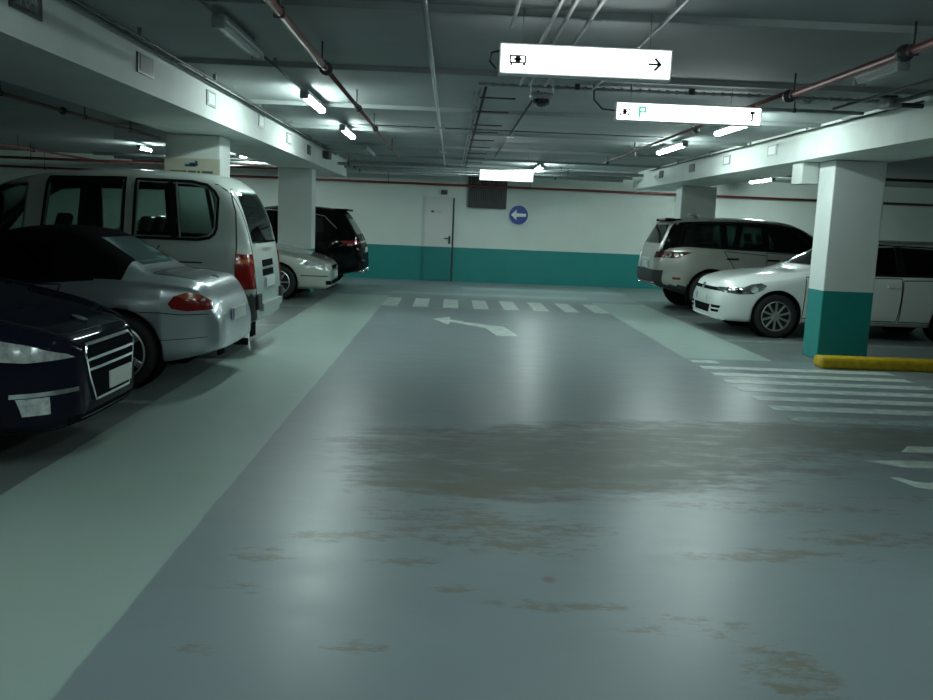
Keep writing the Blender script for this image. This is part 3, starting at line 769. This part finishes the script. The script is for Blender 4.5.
# --- white estate (right) : front towards the lane
L = 4.56
c = Car('estate_car', 'white estate car parked nose out behind the teal pillar at right', 'car', L,
    top=[(0, .62), (.03, .72), (.09, .79), (.2, .84), (.5, .91), (1.0, .965), (1.25, .985), (1.45, 1.08), (2.0, 1.40), (2.25, 1.465), (2.9, 1.485), (3.7, 1.455), (4.1, 1.40), (4.22, 1.34), (4.42, .98), (4.5, .92), (4.53, .75), (L, .58)],
    belt=[(0, .50), (.1, .64), (.4, .76), (1.2, .90), (2, .93), (3.5, .96), (4.3, .95), (4.5, .72), (L, .5)],
    bot=[(0, .26), (.1, .20), (.5, .19), (4, .20), (4.4, .27), (L, .34)],
    w=[(0, .52), (.03, .64), (.09, .73), (.18, .80), (.32, .855), (.6, .89), (1.2, .90), (3.6, .90), (4.1, .87), (4.38, .80), (4.5, .72), (L, .60)],
    wt=[(0, .36), (.1, .50), (.4, .66), (1.1, .74), (1.3, .74), (2.0, .60), (2.6, .60), (3.8, .58), (4.2, .56), (4.42, .66), (4.5, .6), (L, .48)],
    us=stations(L, [.65, .85, 1.05, 1.2, 1.32, 1.5, 1.75, 2.0, 2.2, 2.5, 2.8, 3.1, 3.4, 3.65, 3.85, 4.0, 4.2]),
    paint='p_white', loc=(3.91+L/2, 13.46, 0), rz=PI, arches=(.85, 3.48), ra=.365,
    windows=[('y', [(1.72, .955), (2.12, 1.31), (2.3, 1.365), (2.60, 1.375), (2.60, .965)]), ('y', [(2.68, .965), (2.68, 1.375), (3.45, 1.36), (3.50, .985)]), ('y', [(3.57, .99), (3.55, 1.355), (3.98, 1.32), (4.14, 1.0)]),
             ('f', [(-.62, 1.06), (.62, 1.06), (.50, 1.38), (-.50, 1.38)]), ('r', [(-.52, 1.02), (.52, 1.02), (.45, 1.30), (-.45, 1.30)])], glass='glassdark')
c.wheel(.85, .885, .318, .205, 10); c.wheel(3.48, .885, .318, .205, 10)
for g in (-1, 1):
    hd = c.patch('headlight', [(.06, .66), (.10, .63), (.3, .61), (.48, .625), (.62, .69), (.68, .755), (.60, .785), (.46, .76), (.36, .715), (.2, .70), (.08, .70)], 'y', 'lens_smoke', .004, .02, g)
    c.patch('reflector', rpoly(.50, .69, .12, .09), 'y', 'chrome', .0055, .003, g, parent=hd); c.patch('reflector', rpoly(.3, .655, .09, .06), 'y', 'trim', .0055, .003, g, parent=hd)
    for (a, b) in ((1.22, 2.64), (2.64, 3.52)):
        pts = [(a, .30), (b-.03 if b < 3 else 3.10, .30), (b if b < 3 else 3.2, .6), (b, .93), (a+.02, .90)]
        c.ribbon('door', pts, .012, 'y', 'seam', True, .0025, .004, g)
    c.patch('window_pillar', [(2.60, .965), (2.60, 1.375), (2.68, 1.375), (2.68, .965)], 'y', 'trim', .004, .004, g); c.patch('window_pillar', [(3.50, .985), (3.45, 1.36), (3.55, 1.355), (3.57, .99)], 'y', 'trim', .004, .004, g)
    for u in (2.42, 3.3): c.patch('door_handle', rrect(u, u+.2, .79, .82, .012, 2), 'y', 'p_white', .03, .0, g)
    c.ribbon('window_trim', [(1.62, .945), (2.06, 1.33), (2.3, 1.395), (3.5, 1.38), (4.02, 1.33), (4.2, .99), (3.5, .975), (1.62, .945)], .02, 'y', 'trim', False, .004, .006, g)
    c.ribbon('roof_rail', [(2.3, 1.425), (3.2, 1.435), (4.0, 1.40)], .025, 'y', 'galv', False, .03, .0, g)
    c.ribbon('sill', [(1.28, .245), (3.12, .245)], .05, 'y', 'trim', False, .003, .004, g)
c.patch('grille', [(-.62, .64), (.62, .64), (.60, .69), (-.60, .69)], 'f', 'trim', .004, .006)
c.patch('badge', rpoly(0, .68, .11, .1), 'f', 'chrome', .012, .0)
c.patch('air_intake', [(-.34, .30), (.34, .30), (.40, .42), (-.40, .42)], 'f', 'trim', .004, .006)
for g in (-1, 1):
    c.patch('fog_light_recess', [(g*.47, .33), (g*.66, .33), (g*.70, .43), (g*.47, .43)], 'f', 'trim', .005, .006)
    c.ribbon('fog_light_bar', [(g*.47, .38), (g*.69, .38)], .02, 'f', 'p_white', False, .012, .0)
c.ribbon('lip', [(-.7, .245), (.7, .245)], .02, 'f', 'p_white', False, .02, .0)
c.plate('f', .52); c.mirror(1.78, .98, .86, 'p_white'); c.seats([(2.2, 2), (3.1, 2)], 1.3, .42, .58)
# --- champagne SUV (right) : rear towards the lane
L = 4.86
c = Car('suv', 'champagne coloured SUV with its rear to the lane beyond the white estate', 'car', L,
    top=[(0, .78), (.04, .92), (.1, 1.0), (.5, 1.10), (1.2, 1.16), (1.4, 1.20), (1.6, 1.32), (2.1, 1.66), (2.4, 1.74), (3.0, 1.78), (3.8, 1.765), (4.35, 1.725), (4.52, 1.68), (4.58, 1.58), (4.70, 1.28), (4.75, 1.20), (4.80, 1.12), (4.84, .85), (L, .72)],
    belt=[(0, .7), (.1, .88), (.5, 1.02), (1.4, 1.10), (3, 1.15), (4.3, 1.19), (4.6, 1.15), (4.8, 1.02), (L, .62)],
    bot=[(0, .40), (.1, .34), (.5, .28), (4.1, .28), (4.5, .40), (L, .50)],
    w=[(0, .62), (.05, .74), (.15, .86), (.35, .95), (.7, .985), (4.0, .985), (4.35, .96), (4.6, .89), (4.74, .82), (4.82, .74), (L, .64)],
    wt=[(0, .5), (.1, .64), (.5, .78), (1.4, .80), (2.1, .66), (3, .65), (4.2, .62), (4.45, .64), (4.7, .78), (4.8, .7), (L, .55)],
    us=stations(L, [.65, .9, 1.1, 1.3, 1.45, 1.65, 1.9, 2.15, 2.4, 2.7, 3.0, 3.3, 3.6, 3.9, 4.15, 4.3, 4.5]),
    upper='p_black', uname='window_surround', upz=.085, paint='p_champ', loc=(3.74+L/2, 16.93, 0), rz=0, arches=(.90, 3.82), ra=.43, glass='glass',
    clad=lambda u, y, z: z < .50,
    windows=[('y', [(1.95, 1.17), (2.28, 1.56), (2.5, 1.625), (2.78, 1.64), (2.78, 1.185)]), ('y', [(2.88, 1.19), (2.88, 1.645), (3.55, 1.635), (3.55, 1.21)]), ('y', [(3.65, 1.215), (3.65, 1.63), (4.1, 1.60), (4.28, 1.52), (4.36, 1.24)]),
             ('f', [(-.68, 1.24), (.68, 1.24), (.55, 1.62), (-.55, 1.62)]), ('r', [(-.64, 1.24), (.64, 1.24), (.52, 1.60), (-.52, 1.60)])])
c.wheel(.90, .98, .375, .25, 10); c.wheel(3.82, .98, .375, .25, 10)
for g in (-1, 1):
    t_ = c.patch('tail_light', [(4.79, .99), (4.79, 1.09), (4.5, 1.115), (4.2, 1.105), (4.32, 1.06), (4.45, .99)], 'y', 'lens_dark', .006, .02, g)
    c.patch('light_ring', rpoly(4.62, 1.05, .13, .1), 'y', 'chrome', .0075, .003, g, parent=t_)
    c.patch('light_core', rpoly(4.62, 1.05, .07, .05), 'y', 'lens_red', .0095, .003, g, parent=t_); c.patch('light_ring', rpoly(4.48, 1.05, .08, .07), 'y', 'chrome', .0075, .003, g, parent=t_)
    c.ribbon('window_trim', [(1.86, 1.155), (2.24, 1.585), (2.5, 1.655), (3.6, 1.665), (4.12, 1.63), (4.33, 1.55), (4.43, 1.22), (3.6, 1.195), (1.86, 1.155)], .025, 'y', 'trim', False, .004, .006, g)
    for (a, b) in ((1.45, 2.83), (2.83, 3.62)):
        c.ribbon('door', [(a, .5), (b-.05 if b < 3 else 3.33, .5), (b if b < 3 else 3.42, .85), (b, 1.15), (a, 1.1)], .012, 'y', 'seam', True, .0025, .004, g)
    for u in (2.6, 3.35): c.patch('door_handle', rrect(u, u+.22, 1.0, 1.03, .012, 2), 'y', 'trim', .03, .0, g)
    c.patch('side_reflector', rrect(4.38, 4.52, .60, .645, .01, 2), 'y', 'lens_red', .006, .004, g)
    c.patch('rear_light_cluster', [(g*.60, .98), (g*.80, .99), (g*.80, 1.09), (g*.62, 1.10)], 'r', 'lens_dark', .008, .02)
    c.patch('exhaust_pipe', rrect(g*.5-.09, g*.5+.09, .44, .50, .02, 2), 'r', 'chrome', .02, .0)
bxo('roof_spoiler', (-L/2+.42, 0, 1.685), (.24, 1.06, .05), 'trim', c.t, .02); bxo('brake_light', (-L/2+.295, 0, 1.69), (.02, .5, .025), 'lens_red', c.t)
c.patch('bumper', [(-.80, .50), (.80, .50), (.84, .76), (-.84, .76)], 'r', 'clad', .006, .006)
c.patch('skid_plate', [(-.5, .42), (.5, .42), (.46, .52), (-.46, .52)], 'r', 'galv', .012, .0)
c.patch('tailgate_handle', [(-.34, .93), (.34, .93), (.34, .975), (-.34, .975)], 'r', 'chrome', .012, .0)
c.plate('r', .84); c.mirror(2.0, 1.22, .95, 'p_champ'); c.seats([(2.35, 2), (3.3, 2)], 1.4, .65, .62); tubeo('antenna', [(-L/2+1.0, 0, 1.75), (-L/2+.86, 0, 1.80), (-L/2+.8, 0, 1.80)], .025, 'p_champ', c.t)

# --- dark blue saloon (left, nearest) : nose towards the lane
L = 4.75
c = Car('saloon_car', 'dark blue saloon with chrome grille, nose out, nearest the camera at left', 'car', L,
    top=[(0, .62), (.02, .69), (.06, .74), (.15, .79), (.5, .89), (1.0, .99), (1.25, 1.02), (1.5, 1.12), (2.1, 1.40), (2.4, 1.46), (3.0, 1.47), (3.6, 1.40), (4.1, 1.18), (4.4, 1.08), (4.65, 1.04), (4.7, .95), (L, .7)],
    belt=[(0, .60), (.1, .70), (.4, .82), (1.2, .92), (2.5, .96), (4, 1.0), (4.6, .95), (L, .6)],
    bot=[(0, .26), (.1, .20), (.5, .18), (4.2, .2), (4.6, .3), (L, .36)],
    w=[(0, .38), (.025, .48), (.08, .60), (.18, .715), (.35, .81), (.6, .88), (1.2, .92), (3.8, .92), (4.3, .88), (4.6, .8), (L, .65)],
    wt=[(0, .36), (.06, .50), (.2, .60), (.5, .70), (1.2, .76), (2.1, .58), (3, .58), (3.8, .60), (4.3, .68), (L, .5)],
    us=stations(L, [.65, .85, 1.05, 1.2, 1.35, 1.6, 1.9, 2.15, 2.4, 2.7, 3.0, 3.4, 3.7, 4.0, 4.15]),
    paint='p_blue', loc=(-2.12-L/2, 5.52, 0), rz=0, arches=(.98, 3.75), ra=.37, glass='glassdark',
    windows=[('y', [(1.75, .985), (2.2, 1.32), (2.7, 1.38), (2.7, .99)]), ('y', [(2.8, .99), (2.8, 1.38), (3.4, 1.33), (3.7, 1.03)]), ('f', [(-.62, 1.08), (.62, 1.08), (.5, 1.38), (-.5, 1.38)]), ('r', [(-.55, 1.12), (.55, 1.12), (.45, 1.34), (-.45, 1.34)])])
c.wheel(.98, .90, .325, .215, 5, style='five'); c.wheel(3.75, .90, .325, .215, 5, style='five')
for g in (-1, 1):
    hd = c.patch('headlight', [(.035, .635), (.06, .66), (.2, .725), (.45, .79), (.82, .845), (.90, .80), (.80, .715), (.5, .665), (.2, .63)], 'y', 'lens_clear', .004, .02, g)
    c.patch('reflector', rpoly(.62, .755, .16, .10), 'y', 'chrome', .006, .003, g, parent=hd); c.patch('reflector', rpoly(.42, .715, .10, .065), 'y', 'chrome', .006, .003, g, parent=hd); c.patch('bulb_shroud', rpoly(.62, .755, .08, .055), 'y', 'lens_clear', .008, .003, g, parent=hd)
    c.patch('fog_light', [(g*.62, .33), (g*.72, .33), (g*.745, .43), (g*.63, .43)], 'f', 'lens_clear', .006, .01)
    c.ribbon('fog_light_trim', [(g*.46, .45), (g*.60, .45), (g*.76, .448)], .026, 'f', 'chrome', False, .010, .004)
    for (a, b) in ((1.35, 2.75), (2.75, 3.6)): c.ribbon('door', [(a, .3), (b-.05 if b < 3 else 3.3, .3), (b, .95), (a, .9)], .012, 'y', 'seam', True, .0025, .004, g)
    c.ribbon('bonnet_gap', [(.12, g*.49), (.5, g*.66), (1.1, g*.72)], .008, 'z', 'seam', False, .0015, .004)
gr = c.patch('grille', [(-.28, .355), (.28, .355), (.34, .5), (.38, .635), (.33, .68), (-.33, .68), (-.38, .635), (-.34, .5)], 'f', 'trim', .006, .01)
c.ribbon('grille_frame', [(-.27, .35), (.27, .35), (.345, .5), (.385, .64), (.33, .685), (-.33, .685), (-.385, .64), (-.345, .5)], .016, 'f', 'chrome', True, .014, .0, parent=gr)
for z, hw in ((.60, .365), (.54, .35)): c.ribbon('grille_bar', [(-hw, z), (0, z+.0), (hw, z)], .016, 'f', 'chrome', False, .013, .0, parent=gr)
c.patch('lower_lip', [(-.5, .24), (.5, .24), (.52, .285), (-.52, .285)], 'f', 'trim', .006, .006)
c.plate('f', .43, .12, .36, False)
bd = c.patch('badge', [(.16, -.03), (.15, .0), (.16, .03), (.19, .045), (.23, .035), (.25, .0), (.23, -.035), (.19, -.045)], 'z', 'chrome', .010, .0, step=.03)
c.mirror(1.85, 1.0, .88, 'p_blue'); c.seats([(2.25, 2), (3.15, 2)], 1.3, .4, .58)

# --- silver roadster (left, second) : rear towards the lane
L = 4.06
c = Car('roadster', 'silver roadster with black soft top, rear to the lane, beside the dark blue saloon', 'car', L,
    top=[(0, .55), (.05, .66), (.2, .74), (.6, .83), (1.2, .90), (1.6, .94), (1.72, 1.0), (2.0, 1.24), (2.25, 1.32), (2.6, 1.345), (2.9, 1.30), (3.28, 1.06), (3.42, .965), (3.6, .955), (3.85, .925), (3.93, .90), (3.97, .80), (4.03, .70), (L, .52)],
    belt=[(0, .48), (.1, .6), (.4, .70), (1.2, .80), (2.0, .83), (2.6, .84), (3.1, .90), (3.5, .90), (3.9, .85), (3.96, .72), (4.03, .6), (L, .46)],
    bot=[(0, .25), (.1, .19), (.5, .17), (3.5, .19), (3.85, .26), (L, .33)],
    w=[(0, .45), (.05, .6), (.15, .72), (.35, .80), (.8, .84), (1.7, .815), (2.4, .815), (2.9, .845), (3.3, .85), (3.6, .825), (3.8, .77), (3.93, .70), (4.02, .62), (L, .52)],
    wt=[(0, .3), (.1, .45), (.5, .56), (1.5, .60), (1.8, .62), (2.3, .52), (2.8, .52), (3.1, .54), (3.45, .56), (3.8, .56), (3.95, .52), (L, .42)],
    us=stations(L, [.6, .8, 1.0, 1.3, 1.55, 1.7, 1.85, 2.05, 2.25, 2.5, 2.7, 2.88, 3.05, 3.2, 3.35, 3.45, 3.6]),
    paint='p_silver', loc=(-1.92-L/2, 8.055, 0), rz=PI, arches=(.80, 3.25), ra=.36, glass='glassdark', upper='softtop', uname='soft_top',
    windows=[('y', [(1.9, .91), (2.12, 1.14), (2.4, 1.20), (2.62, 1.18), (2.70, .93)]), ('f', [(-.5, 1.0), (.5, 1.0), (.42, 1.22), (-.42, 1.22)])])
c.wheel(.80, .83, .315, .225, 5, style='five'); c.wheel(3.25, .845, .315, .225, 5, rr=.72, style='five')
c.patch('rear_window', [(-.42, 1.02), (.42, 1.02), (.38, 1.24), (-.38, 1.24)], 'r', pbr('plastic_window', (.10, .17, .17), .15, coat=1.), .004, .003)
for g in (-1, 1):
    t_ = c.patch('tail_light', [(3.98, .68), (3.96, .75), (3.9, .80), (3.80, .825), (3.70, .79), (3.66, .73), (3.69, .69), (3.80, .67)], 'y', 'lens_red', .006, .02, g)
    c.patch('indicator', [(3.93, .775), (3.9, .795), (3.80, .82), (3.72, .795), (3.8, .77)], 'y', 'lens_orange', .0075, .003, g, parent=t_)
    c.ribbon('bumper_gap', [(3.6, .655), (3.75, .64), (4.0, .645)], .008, 'y', 'seam', False, .002, .004, g)
    c.ribbon('bumper_gap', [(3.44, .655), (3.6, .655)], .008, 'y', 'seam', False, .002, .004, g)
    c.ribbon('door', [(1.55, .3), (2.6, .3), (2.72, .5), (2.78, .86), (1.6, .82)], .012, 'y', 'seam', True, .0025, .004, g)
    c.ribbon('bumper_crease', [(3.45, .42), (3.7, .43), (3.95, .45)], .006, 'y', 'seam', False, .001, .004, g)
    c.ribbon('boot_gap', [(3.46, g*.54), (3.86, g*.52)], .008, 'z', 'seam', False, .0015, .004)
c.ribbon('boot_gap', [(3.46, -.54), (3.46, .54)], .008, 'z', 'seam', False, .0015, .004)
c.patch('boot_badge', rpoly(3.84, 0, .07, .07), 'z', 'chrome', .006, .0)
c.plate('r', .60, 0, .5)
tubeo('exhaust_pipe', [(-L/2+.25, -.38, .27), (-L/2+.01, -.38, .27)], .035, 'trim', c.t); c.mirror(1.95, .88, .72, 'p_silver'); c.seats([(2.3, 2)], 1.2, .3, .5)

# --- light grey van (left, third) : rear towards the lane
L = 4.30
c = Car('minivan', 'light grey minivan with three side windows, rear to the lane, behind the silver roadster', 'car', L,
    top=[(0, .7), (.04, .82), (.12, .92), (.5, 1.02), (.85, 1.12), (1.2, 1.42), (1.55, 1.70), (1.85, 1.82), (2.5, 1.915), (3.4, 1.92), (3.82, 1.89), (3.98, 1.82), (4.08, 1.68), (4.18, 1.42), (4.24, 1.18), (4.275, .9), (4.29, .62), (L, .55)],
    belt=[(0, .62), (.1, .8), (.4, .95), (1.0, 1.08), (2, 1.12), (4.1, 1.14), (4.24, 1.05), (4.28, .8), (4.29, .56), (L, .5)],
    bot=[(0, .34), (.1, .26), (.5, .22), (3.8, .24), (4.15, .32), (L, .38)],
    w=[(0, .55), (.05, .68), (.2, .79), (.5, .84), (1, .855), (3.8, .855), (4.05, .845), (4.16, .82), (4.24, .77), (4.28, .73), (L, .68)],
    wt=[(0, .45), (.1, .55), (.5, .68), (.9, .74), (1.2, .74), (1.85, .66), (2.5, .66), (3.8, .65), (3.98, .64), (4.1, .66), (4.2, .68), (4.27, .66), (L, .6)],
    us=stations(L, [.65, .85, 1.0, 1.2, 1.4, 1.6, 1.85, 2.1, 2.4, 2.7, 3.0, 3.3, 3.6, 3.75, 3.9, 4.05]),
    paint='p_van', loc=(-2.0-L/2, 9.835, 0), rz=PI, arches=(.80, 3.52), ra=.36, glass='glassclear',
    clad=lambda u, y, z: u > 3.92 and z < .66 and y > .60,
    windows=[('y', [(1.02, 1.17), (1.25, 1.42), (1.58, 1.69), (1.98, 1.73), (1.94, 1.17)]),
             ('y', [(2.14, 1.22), (2.18, 1.775), (2.94, 1.795), (2.94, 1.22)]),
             ('y', [(3.06, 1.22), (3.06, 1.795), (3.62, 1.785), (3.80, 1.745), (3.88, 1.63), (3.88, 1.33), (3.82, 1.25), (3.72, 1.22)]),
             ('f', [(-.62, 1.2), (.62, 1.2), (.56, 1.72), (-.56, 1.72)]), ('r', [(-.58, 1.18), (.58, 1.18), (.60, 1.30), (.56, 1.64), (.48, 1.72), (-.48, 1.72), (-.56, 1.64), (-.60, 1.30)])])
c.wheel(.80, .85, .31, .19, 7); c.wheel(3.52, .85, .31, .19, 7)
for g in (-1, 1):
    c.ribbon('window_seal', [(3.06, 1.21), (3.06, 1.80), (3.62, 1.795), (3.78, 1.765), (3.86, 1.70), (3.90, 1.63), (3.90, 1.33), (3.88, 1.27), (3.83, 1.23), (3.72, 1.21)], .028, 'y', 'trim', True, .005, .006, g)
    c.ribbon('window_seal', [(2.13, 1.21), (2.17, 1.785), (2.95, 1.805), (2.95, 1.21)], .028, 'y', 'trim', True, .005, .006, g)
    c.ribbon('window_divider', [(3.54, 1.22), (3.47, 1.78)], .018, 'y', 'galv', False, .008, .004, g); c.ribbon('window_divider', [(3.48, 1.22), (3.41, 1.78)], .05, 'y', 'trim', False, .006, .004, g)
    c.ribbon('window_divider', [(2.52, 1.22), (2.54, 1.78)], .06, 'y', 'trim', False, .006, .004, g)
    c.patch('tinted_band', [(2.19, 1.72), (2.19, 1.775), (2.93, 1.79), (2.93, 1.73)], 'y', 'trim', .004, .004, g)
    c.ribbon('slide_rail', [(2.95, .98), (3.78, .98)], .014, 'y', 'seam', False, .003, .004, g)
    c.ribbon('door', [(1.05, .35), (1.92, .35), (2.02, 1.1), (1.05, 1.1)], .012, 'y', 'seam', True, .0025, .004, g)
    c.ribbon('sliding_door', [(2.04, .35), (3.0, .35), (3.12, .7), (3.26, .98), (3.34, 1.14)], .012, 'y', 'seam', False, .0025, .004, g)
    c.ribbon('pillar_gap', [(4.0, 1.74), (4.08, 1.5), (4.11, 1.15), (4.11, .66)], .012, 'y', 'seam', False, .0025, .004, g)
    t_ = c.patch('tail_light', [(4.255, .72), (4.255, .98), (4.24, 1.07), (4.10, 1.08), (4.10, .71)], 'y', 'lens_red', .012, .02, g, .03)
    c.patch('lens_band', [(4.25, .98), (4.24, 1.02), (4.11, 1.02), (4.11, .98)], 'y', 'lens_orange', .0145, .003, g, parent=t_)
    c.patch('rear_light_cluster', [(g*.66, .72), (g*.78, .72), (g*.79, 1.06), (g*.68, 1.08)], 'r', 'lens_red', .012, .02)
    c.patch('number_plate_recess', [(-.28, .83), (.28, .83), (.28, .9), (-.28, .9)], 'r', 'trim', .003, .003) if g > 0 else None
c.ribbon('tailgate_gap', [(-.62, 1.78), (-.64, 1.2), (-.64, .5), (.64, .5), (.64, 1.2), (.62, 1.78)], .012, 'r', 'seam', False, .003, .004)
c.ribbon('bumper', [(-.50, .51), (.50, .51)], .08, 'r', 'p_van', False, .04, .0)
for g in (-1, 1): c.patch('bumper_corner', [(4.0, .42), (4.20, .46), (4.22, .66), (4.0, .66)], 'y', 'clad', .03, .0, g); c.patch('bumper_corner', [(g*.52, .50), (g*.66, .50), (g*.68, .66), (g*.52, .66)], 'r', 'clad', .03, .0)
c.patch('tailgate_handle', [(-.25, .93), (.25, .93), (.25, 1.0), (-.25, 1.0)], 'r', 'trim', .012, .0)
c.plate('r', .76, 0, .5); c.seats([(1.75, 2), (2.65, 3)], 1.3, .55, .66)
for sg in (-1, 1): bxo('mud_flap', (-L/2+.36, sg*.74, .14), (.03, .2, .22), 'trim', c.t, .005)
bxo('wiper', (-L/2+.03, -.1, 1.2), (.012, .5, .02), 'trim', c.t)

# --- pale silver saloon (left, fourth) : nose towards the lane
L = 4.5
c = Car('saloon_car', 'pale silver saloon with its nose out beyond the grey minivan', 'car', L,
    top=[(0, .56), (.03, .64), (.1, .70), (.3, .78), (.7, .87), (1.15, .95), (1.4, 1.02), (1.9, 1.33), (2.2, 1.42), (2.9, 1.44), (3.4, 1.36), (3.9, 1.12), (4.2, 1.03), (4.42, .98), (L, .65)],
    belt=[(0, .50), (.1, .62), (.4, .74), (1.2, .86), (2.5, .92), (4, .96), (4.4, .9), (L, .55)],
    bot=[(0, .24), (.1, .19), (.5, .18), (4, .2), (4.35, .28), (L, .34)],
    w=[(0, .48), (.03, .60), (.1, .70), (.22, .78), (.45, .845), (1, .87), (3.6, .87), (4.1, .84), (4.4, .76), (L, .6)],
    wt=[(0, .36), (.1, .52), (.4, .64), (1.15, .72), (1.9, .58), (3, .57), (4, .66), (L, .46)],
    us=stations(L, [.65, .85, 1.05, 1.2, 1.35, 1.6, 1.9, 2.15, 2.5, 2.9, 3.3, 3.6, 3.9]),
    paint='p_pale', loc=(-2.14-L/2, 16.42, 0), rz=0, arches=(.90, 3.55), ra=.35, glass='glassdark',
    windows=[('y', [(1.6, .95), (2.05, 1.30), (2.5, 1.35), (2.5, .96)]), ('y', [(2.6, .96), (2.6, 1.35), (3.1, 1.30), (3.5, .99)]), ('f', [(-.6, 1.02), (.6, 1.02), (.48, 1.34), (-.48, 1.34)])])
c.wheel(.90, .865, .31, .2, 7); c.wheel(3.55, .865, .31, .2, 7)
for g in (-1, 1):
    hd = c.patch('headlight', [(.08, .55), (.12, .63), (.3, .69), (.52, .745), (.58, .70), (.48, .62), (.25, .555)], 'y', 'lens_clear', .004, .02, g)
    c.patch('reflector', rpoly(.40, .66, .09, .07), 'y', 'chrome', .006, .003, g, parent=hd)
    c.patch('front_lamp', [(g*.38, .54), (g*.60, .545), (g*.64, .65), (g*.40, .625)], 'f', 'lens_clear', .005, .01)
    c.patch('fog_light_recess', [(g*.42, .27), (g*.64, .28), (g*.66, .35), (g*.42, .34)], 'f', 'trim', .005, .006)
    c.ribbon('rubbing_strip', [(.04, .43), (.3, .44), (.5, .44)], .018, 'y', 'seam', False, .004, .004, g)
    c.ribbon('door', [(1.3, .3), (2.5, .3), (2.55, .92), (1.3, .87)], .012, 'y', 'seam', True, .0025, .004, g)
c.patch('grille', [(-.32, .545), (.32, .545), (.34, .615), (-.34, .615)], 'f', 'trim', .005, .006)
c.patch('air_intake', [(-.36, .27), (.36, .27), (.36, .35), (-.36, .35)], 'f', 'trim', .005, .006)
c.plate('f', .45); c.mirror(1.7, .96, .83, 'p_pale'); c.seats([(2.1, 2), (3.0, 2)], 1.25, .38, .56)

# --- black SUV (left, last) : rear towards the lane
L = 4.68
c = Car('suv', 'black SUV with a red light strip across its tail, in the far left corner', 'car', L,
    top=[(0, .7), (.05, .82), (.15, .9), (.6, 1.0), (1.3, 1.06), (1.6, 1.2), (2.1, 1.54), (2.5, 1.65), (3.1, 1.72), (3.8, 1.69), (4.2, 1.64), (4.28, 1.56), (4.5, 1.18), (4.58, 1.08), (4.64, .9), (L, .66)],
    belt=[(0, .62), (.1, .78), (.5, .9), (1.4, 1.0), (3, 1.06), (4.2, 1.1), (4.5, 1.02), (4.62, .8), (L, .56)],
    bot=[(0, .34), (.1, .26), (.5, .24), (4.0, .25), (4.4, .34), (L, .42)],
    w=[(0, .55), (.05, .7), (.15, .82), (.4, .92), (.8, .96), (3.9, .965), (4.2, .93), (4.45, .86), (4.58, .78), (L, .62)],
    wt=[(0, .42), (.1, .58), (.5, .72), (1.4, .76), (2.2, .62), (3, .61), (4.0, .57), (4.2, .58), (4.5, .72), (L, .5)],
    us=stations(L, [.65, .9, 1.1, 1.3, 1.5, 1.8, 2.1, 2.4, 2.7, 3.0, 3.3, 3.6, 3.9, 4.1, 4.25]),
    paint='p_black', loc=(-1.80-L/2, 19.0, 0), rz=PI, arches=(.9, 3.71), ra=.41, glass='glassdark',
    windows=[('y', [(1.85, 1.09), (2.25, 1.46), (2.7, 1.56), (2.7, 1.1)]), ('y', [(2.8, 1.1), (2.8, 1.565), (3.4, 1.54), (3.5, 1.13)]), ('y', [(3.6, 1.14), (3.52, 1.55), (3.8, 1.50), (4.02, 1.32), (4.04, 1.22)]),
             ('f', [(-.65, 1.12), (.65, 1.12), (.5, 1.52), (-.5, 1.52)]), ('r', [(-.58, 1.15), (.58, 1.15), (.46, 1.46), (-.46, 1.46)])])
c.wheel(.9, .955, .365, .25, 5, style='five'); c.wheel(3.71, .955, .365, .25, 5, style='five')
bxo('roof_spoiler', (-L/2+.52, 0, 1.64), (.30, 1.0, .05), 'p_black', c.t, .015)
c.patch('light_strip', [(-.74, .965), (.74, .965), (.72, 1.01), (-.72, 1.01)], 'r', 'lens_red', .008, .01)
for g in (-1, 1):
    c.patch('tail_light', [(4.56, .94), (4.5, 1.02), (4.2, 1.01), (4.3, .94)], 'y', 'lens_red', .008, .01, g)
    c.patch('reflector', [(g*.4, .58), (g*.70, .60), (g*.68, .645), (g*.4, .62)], 'r', 'lens_red', .008, .01)
    c.ribbon('window_trim', [(1.78, 1.075), (2.22, 1.48), (2.7, 1.585), (3.5, 1.555), (3.85, 1.50), (4.12, 1.26)], .016, 'y', 'galv', False, .004, .006, g)
    tubeo('exhaust_pipe', [(-L/2+.2, g*.5, .38), (-L/2-.0, g*.5, .38)], .04, 'chrome', c.t)
c.patch('badge', rpoly(0, 1.06, .10, .12), 'r', 'chrome', .01, .0)
c.plate('r', .82); c.mirror(1.95, 1.12, .92, 'p_black'); c.seats([(2.3, 2), (3.2, 2)], 1.35, .55, .58)

# ------------------------------------------------------------------ world, camera
wd = bpy.data.worlds.new('world'); S.world = wd; wd.use_nodes = True
wd.node_tree.nodes['Background'].inputs[0].default_value = (.02, .03, .03, 1); wd.node_tree.nodes['Background'].inputs[1].default_value = .3
cam = bpy.data.cameras.new('camera'); co = bpy.data.objects.new('camera', cam); C.objects.link(co)
f_px, pitch, roll, yaw = 876.3, .1453, .0401, .0224
cam.sensor_width = 36; cam.lens = f_px/933*36; cam.clip_start = .05; cam.clip_end = 200
fw = Vector((math.sin(yaw)*math.cos(pitch), math.cos(yaw)*math.cos(pitch), -math.sin(pitch)))
rt = Vector((math.cos(yaw), -math.sin(yaw), 0)); up = rt.cross(fw)
r2 = rt*math.cos(roll)+up*math.sin(roll); u2 = -rt*math.sin(roll)+up*math.cos(roll)
m = Matrix((r2, u2, -fw)).transposed().to_4x4(); m.translation = Vector((0, 0, 1.5))
co.matrix_world = m
S.camera = co
S.view_settings.view_transform = 'Standard'; S.view_settings.look = 'None'; S.view_settings.gamma = 1; S.view_settings.use_curve_mapping = False
S.view_settings.exposure = 0.08
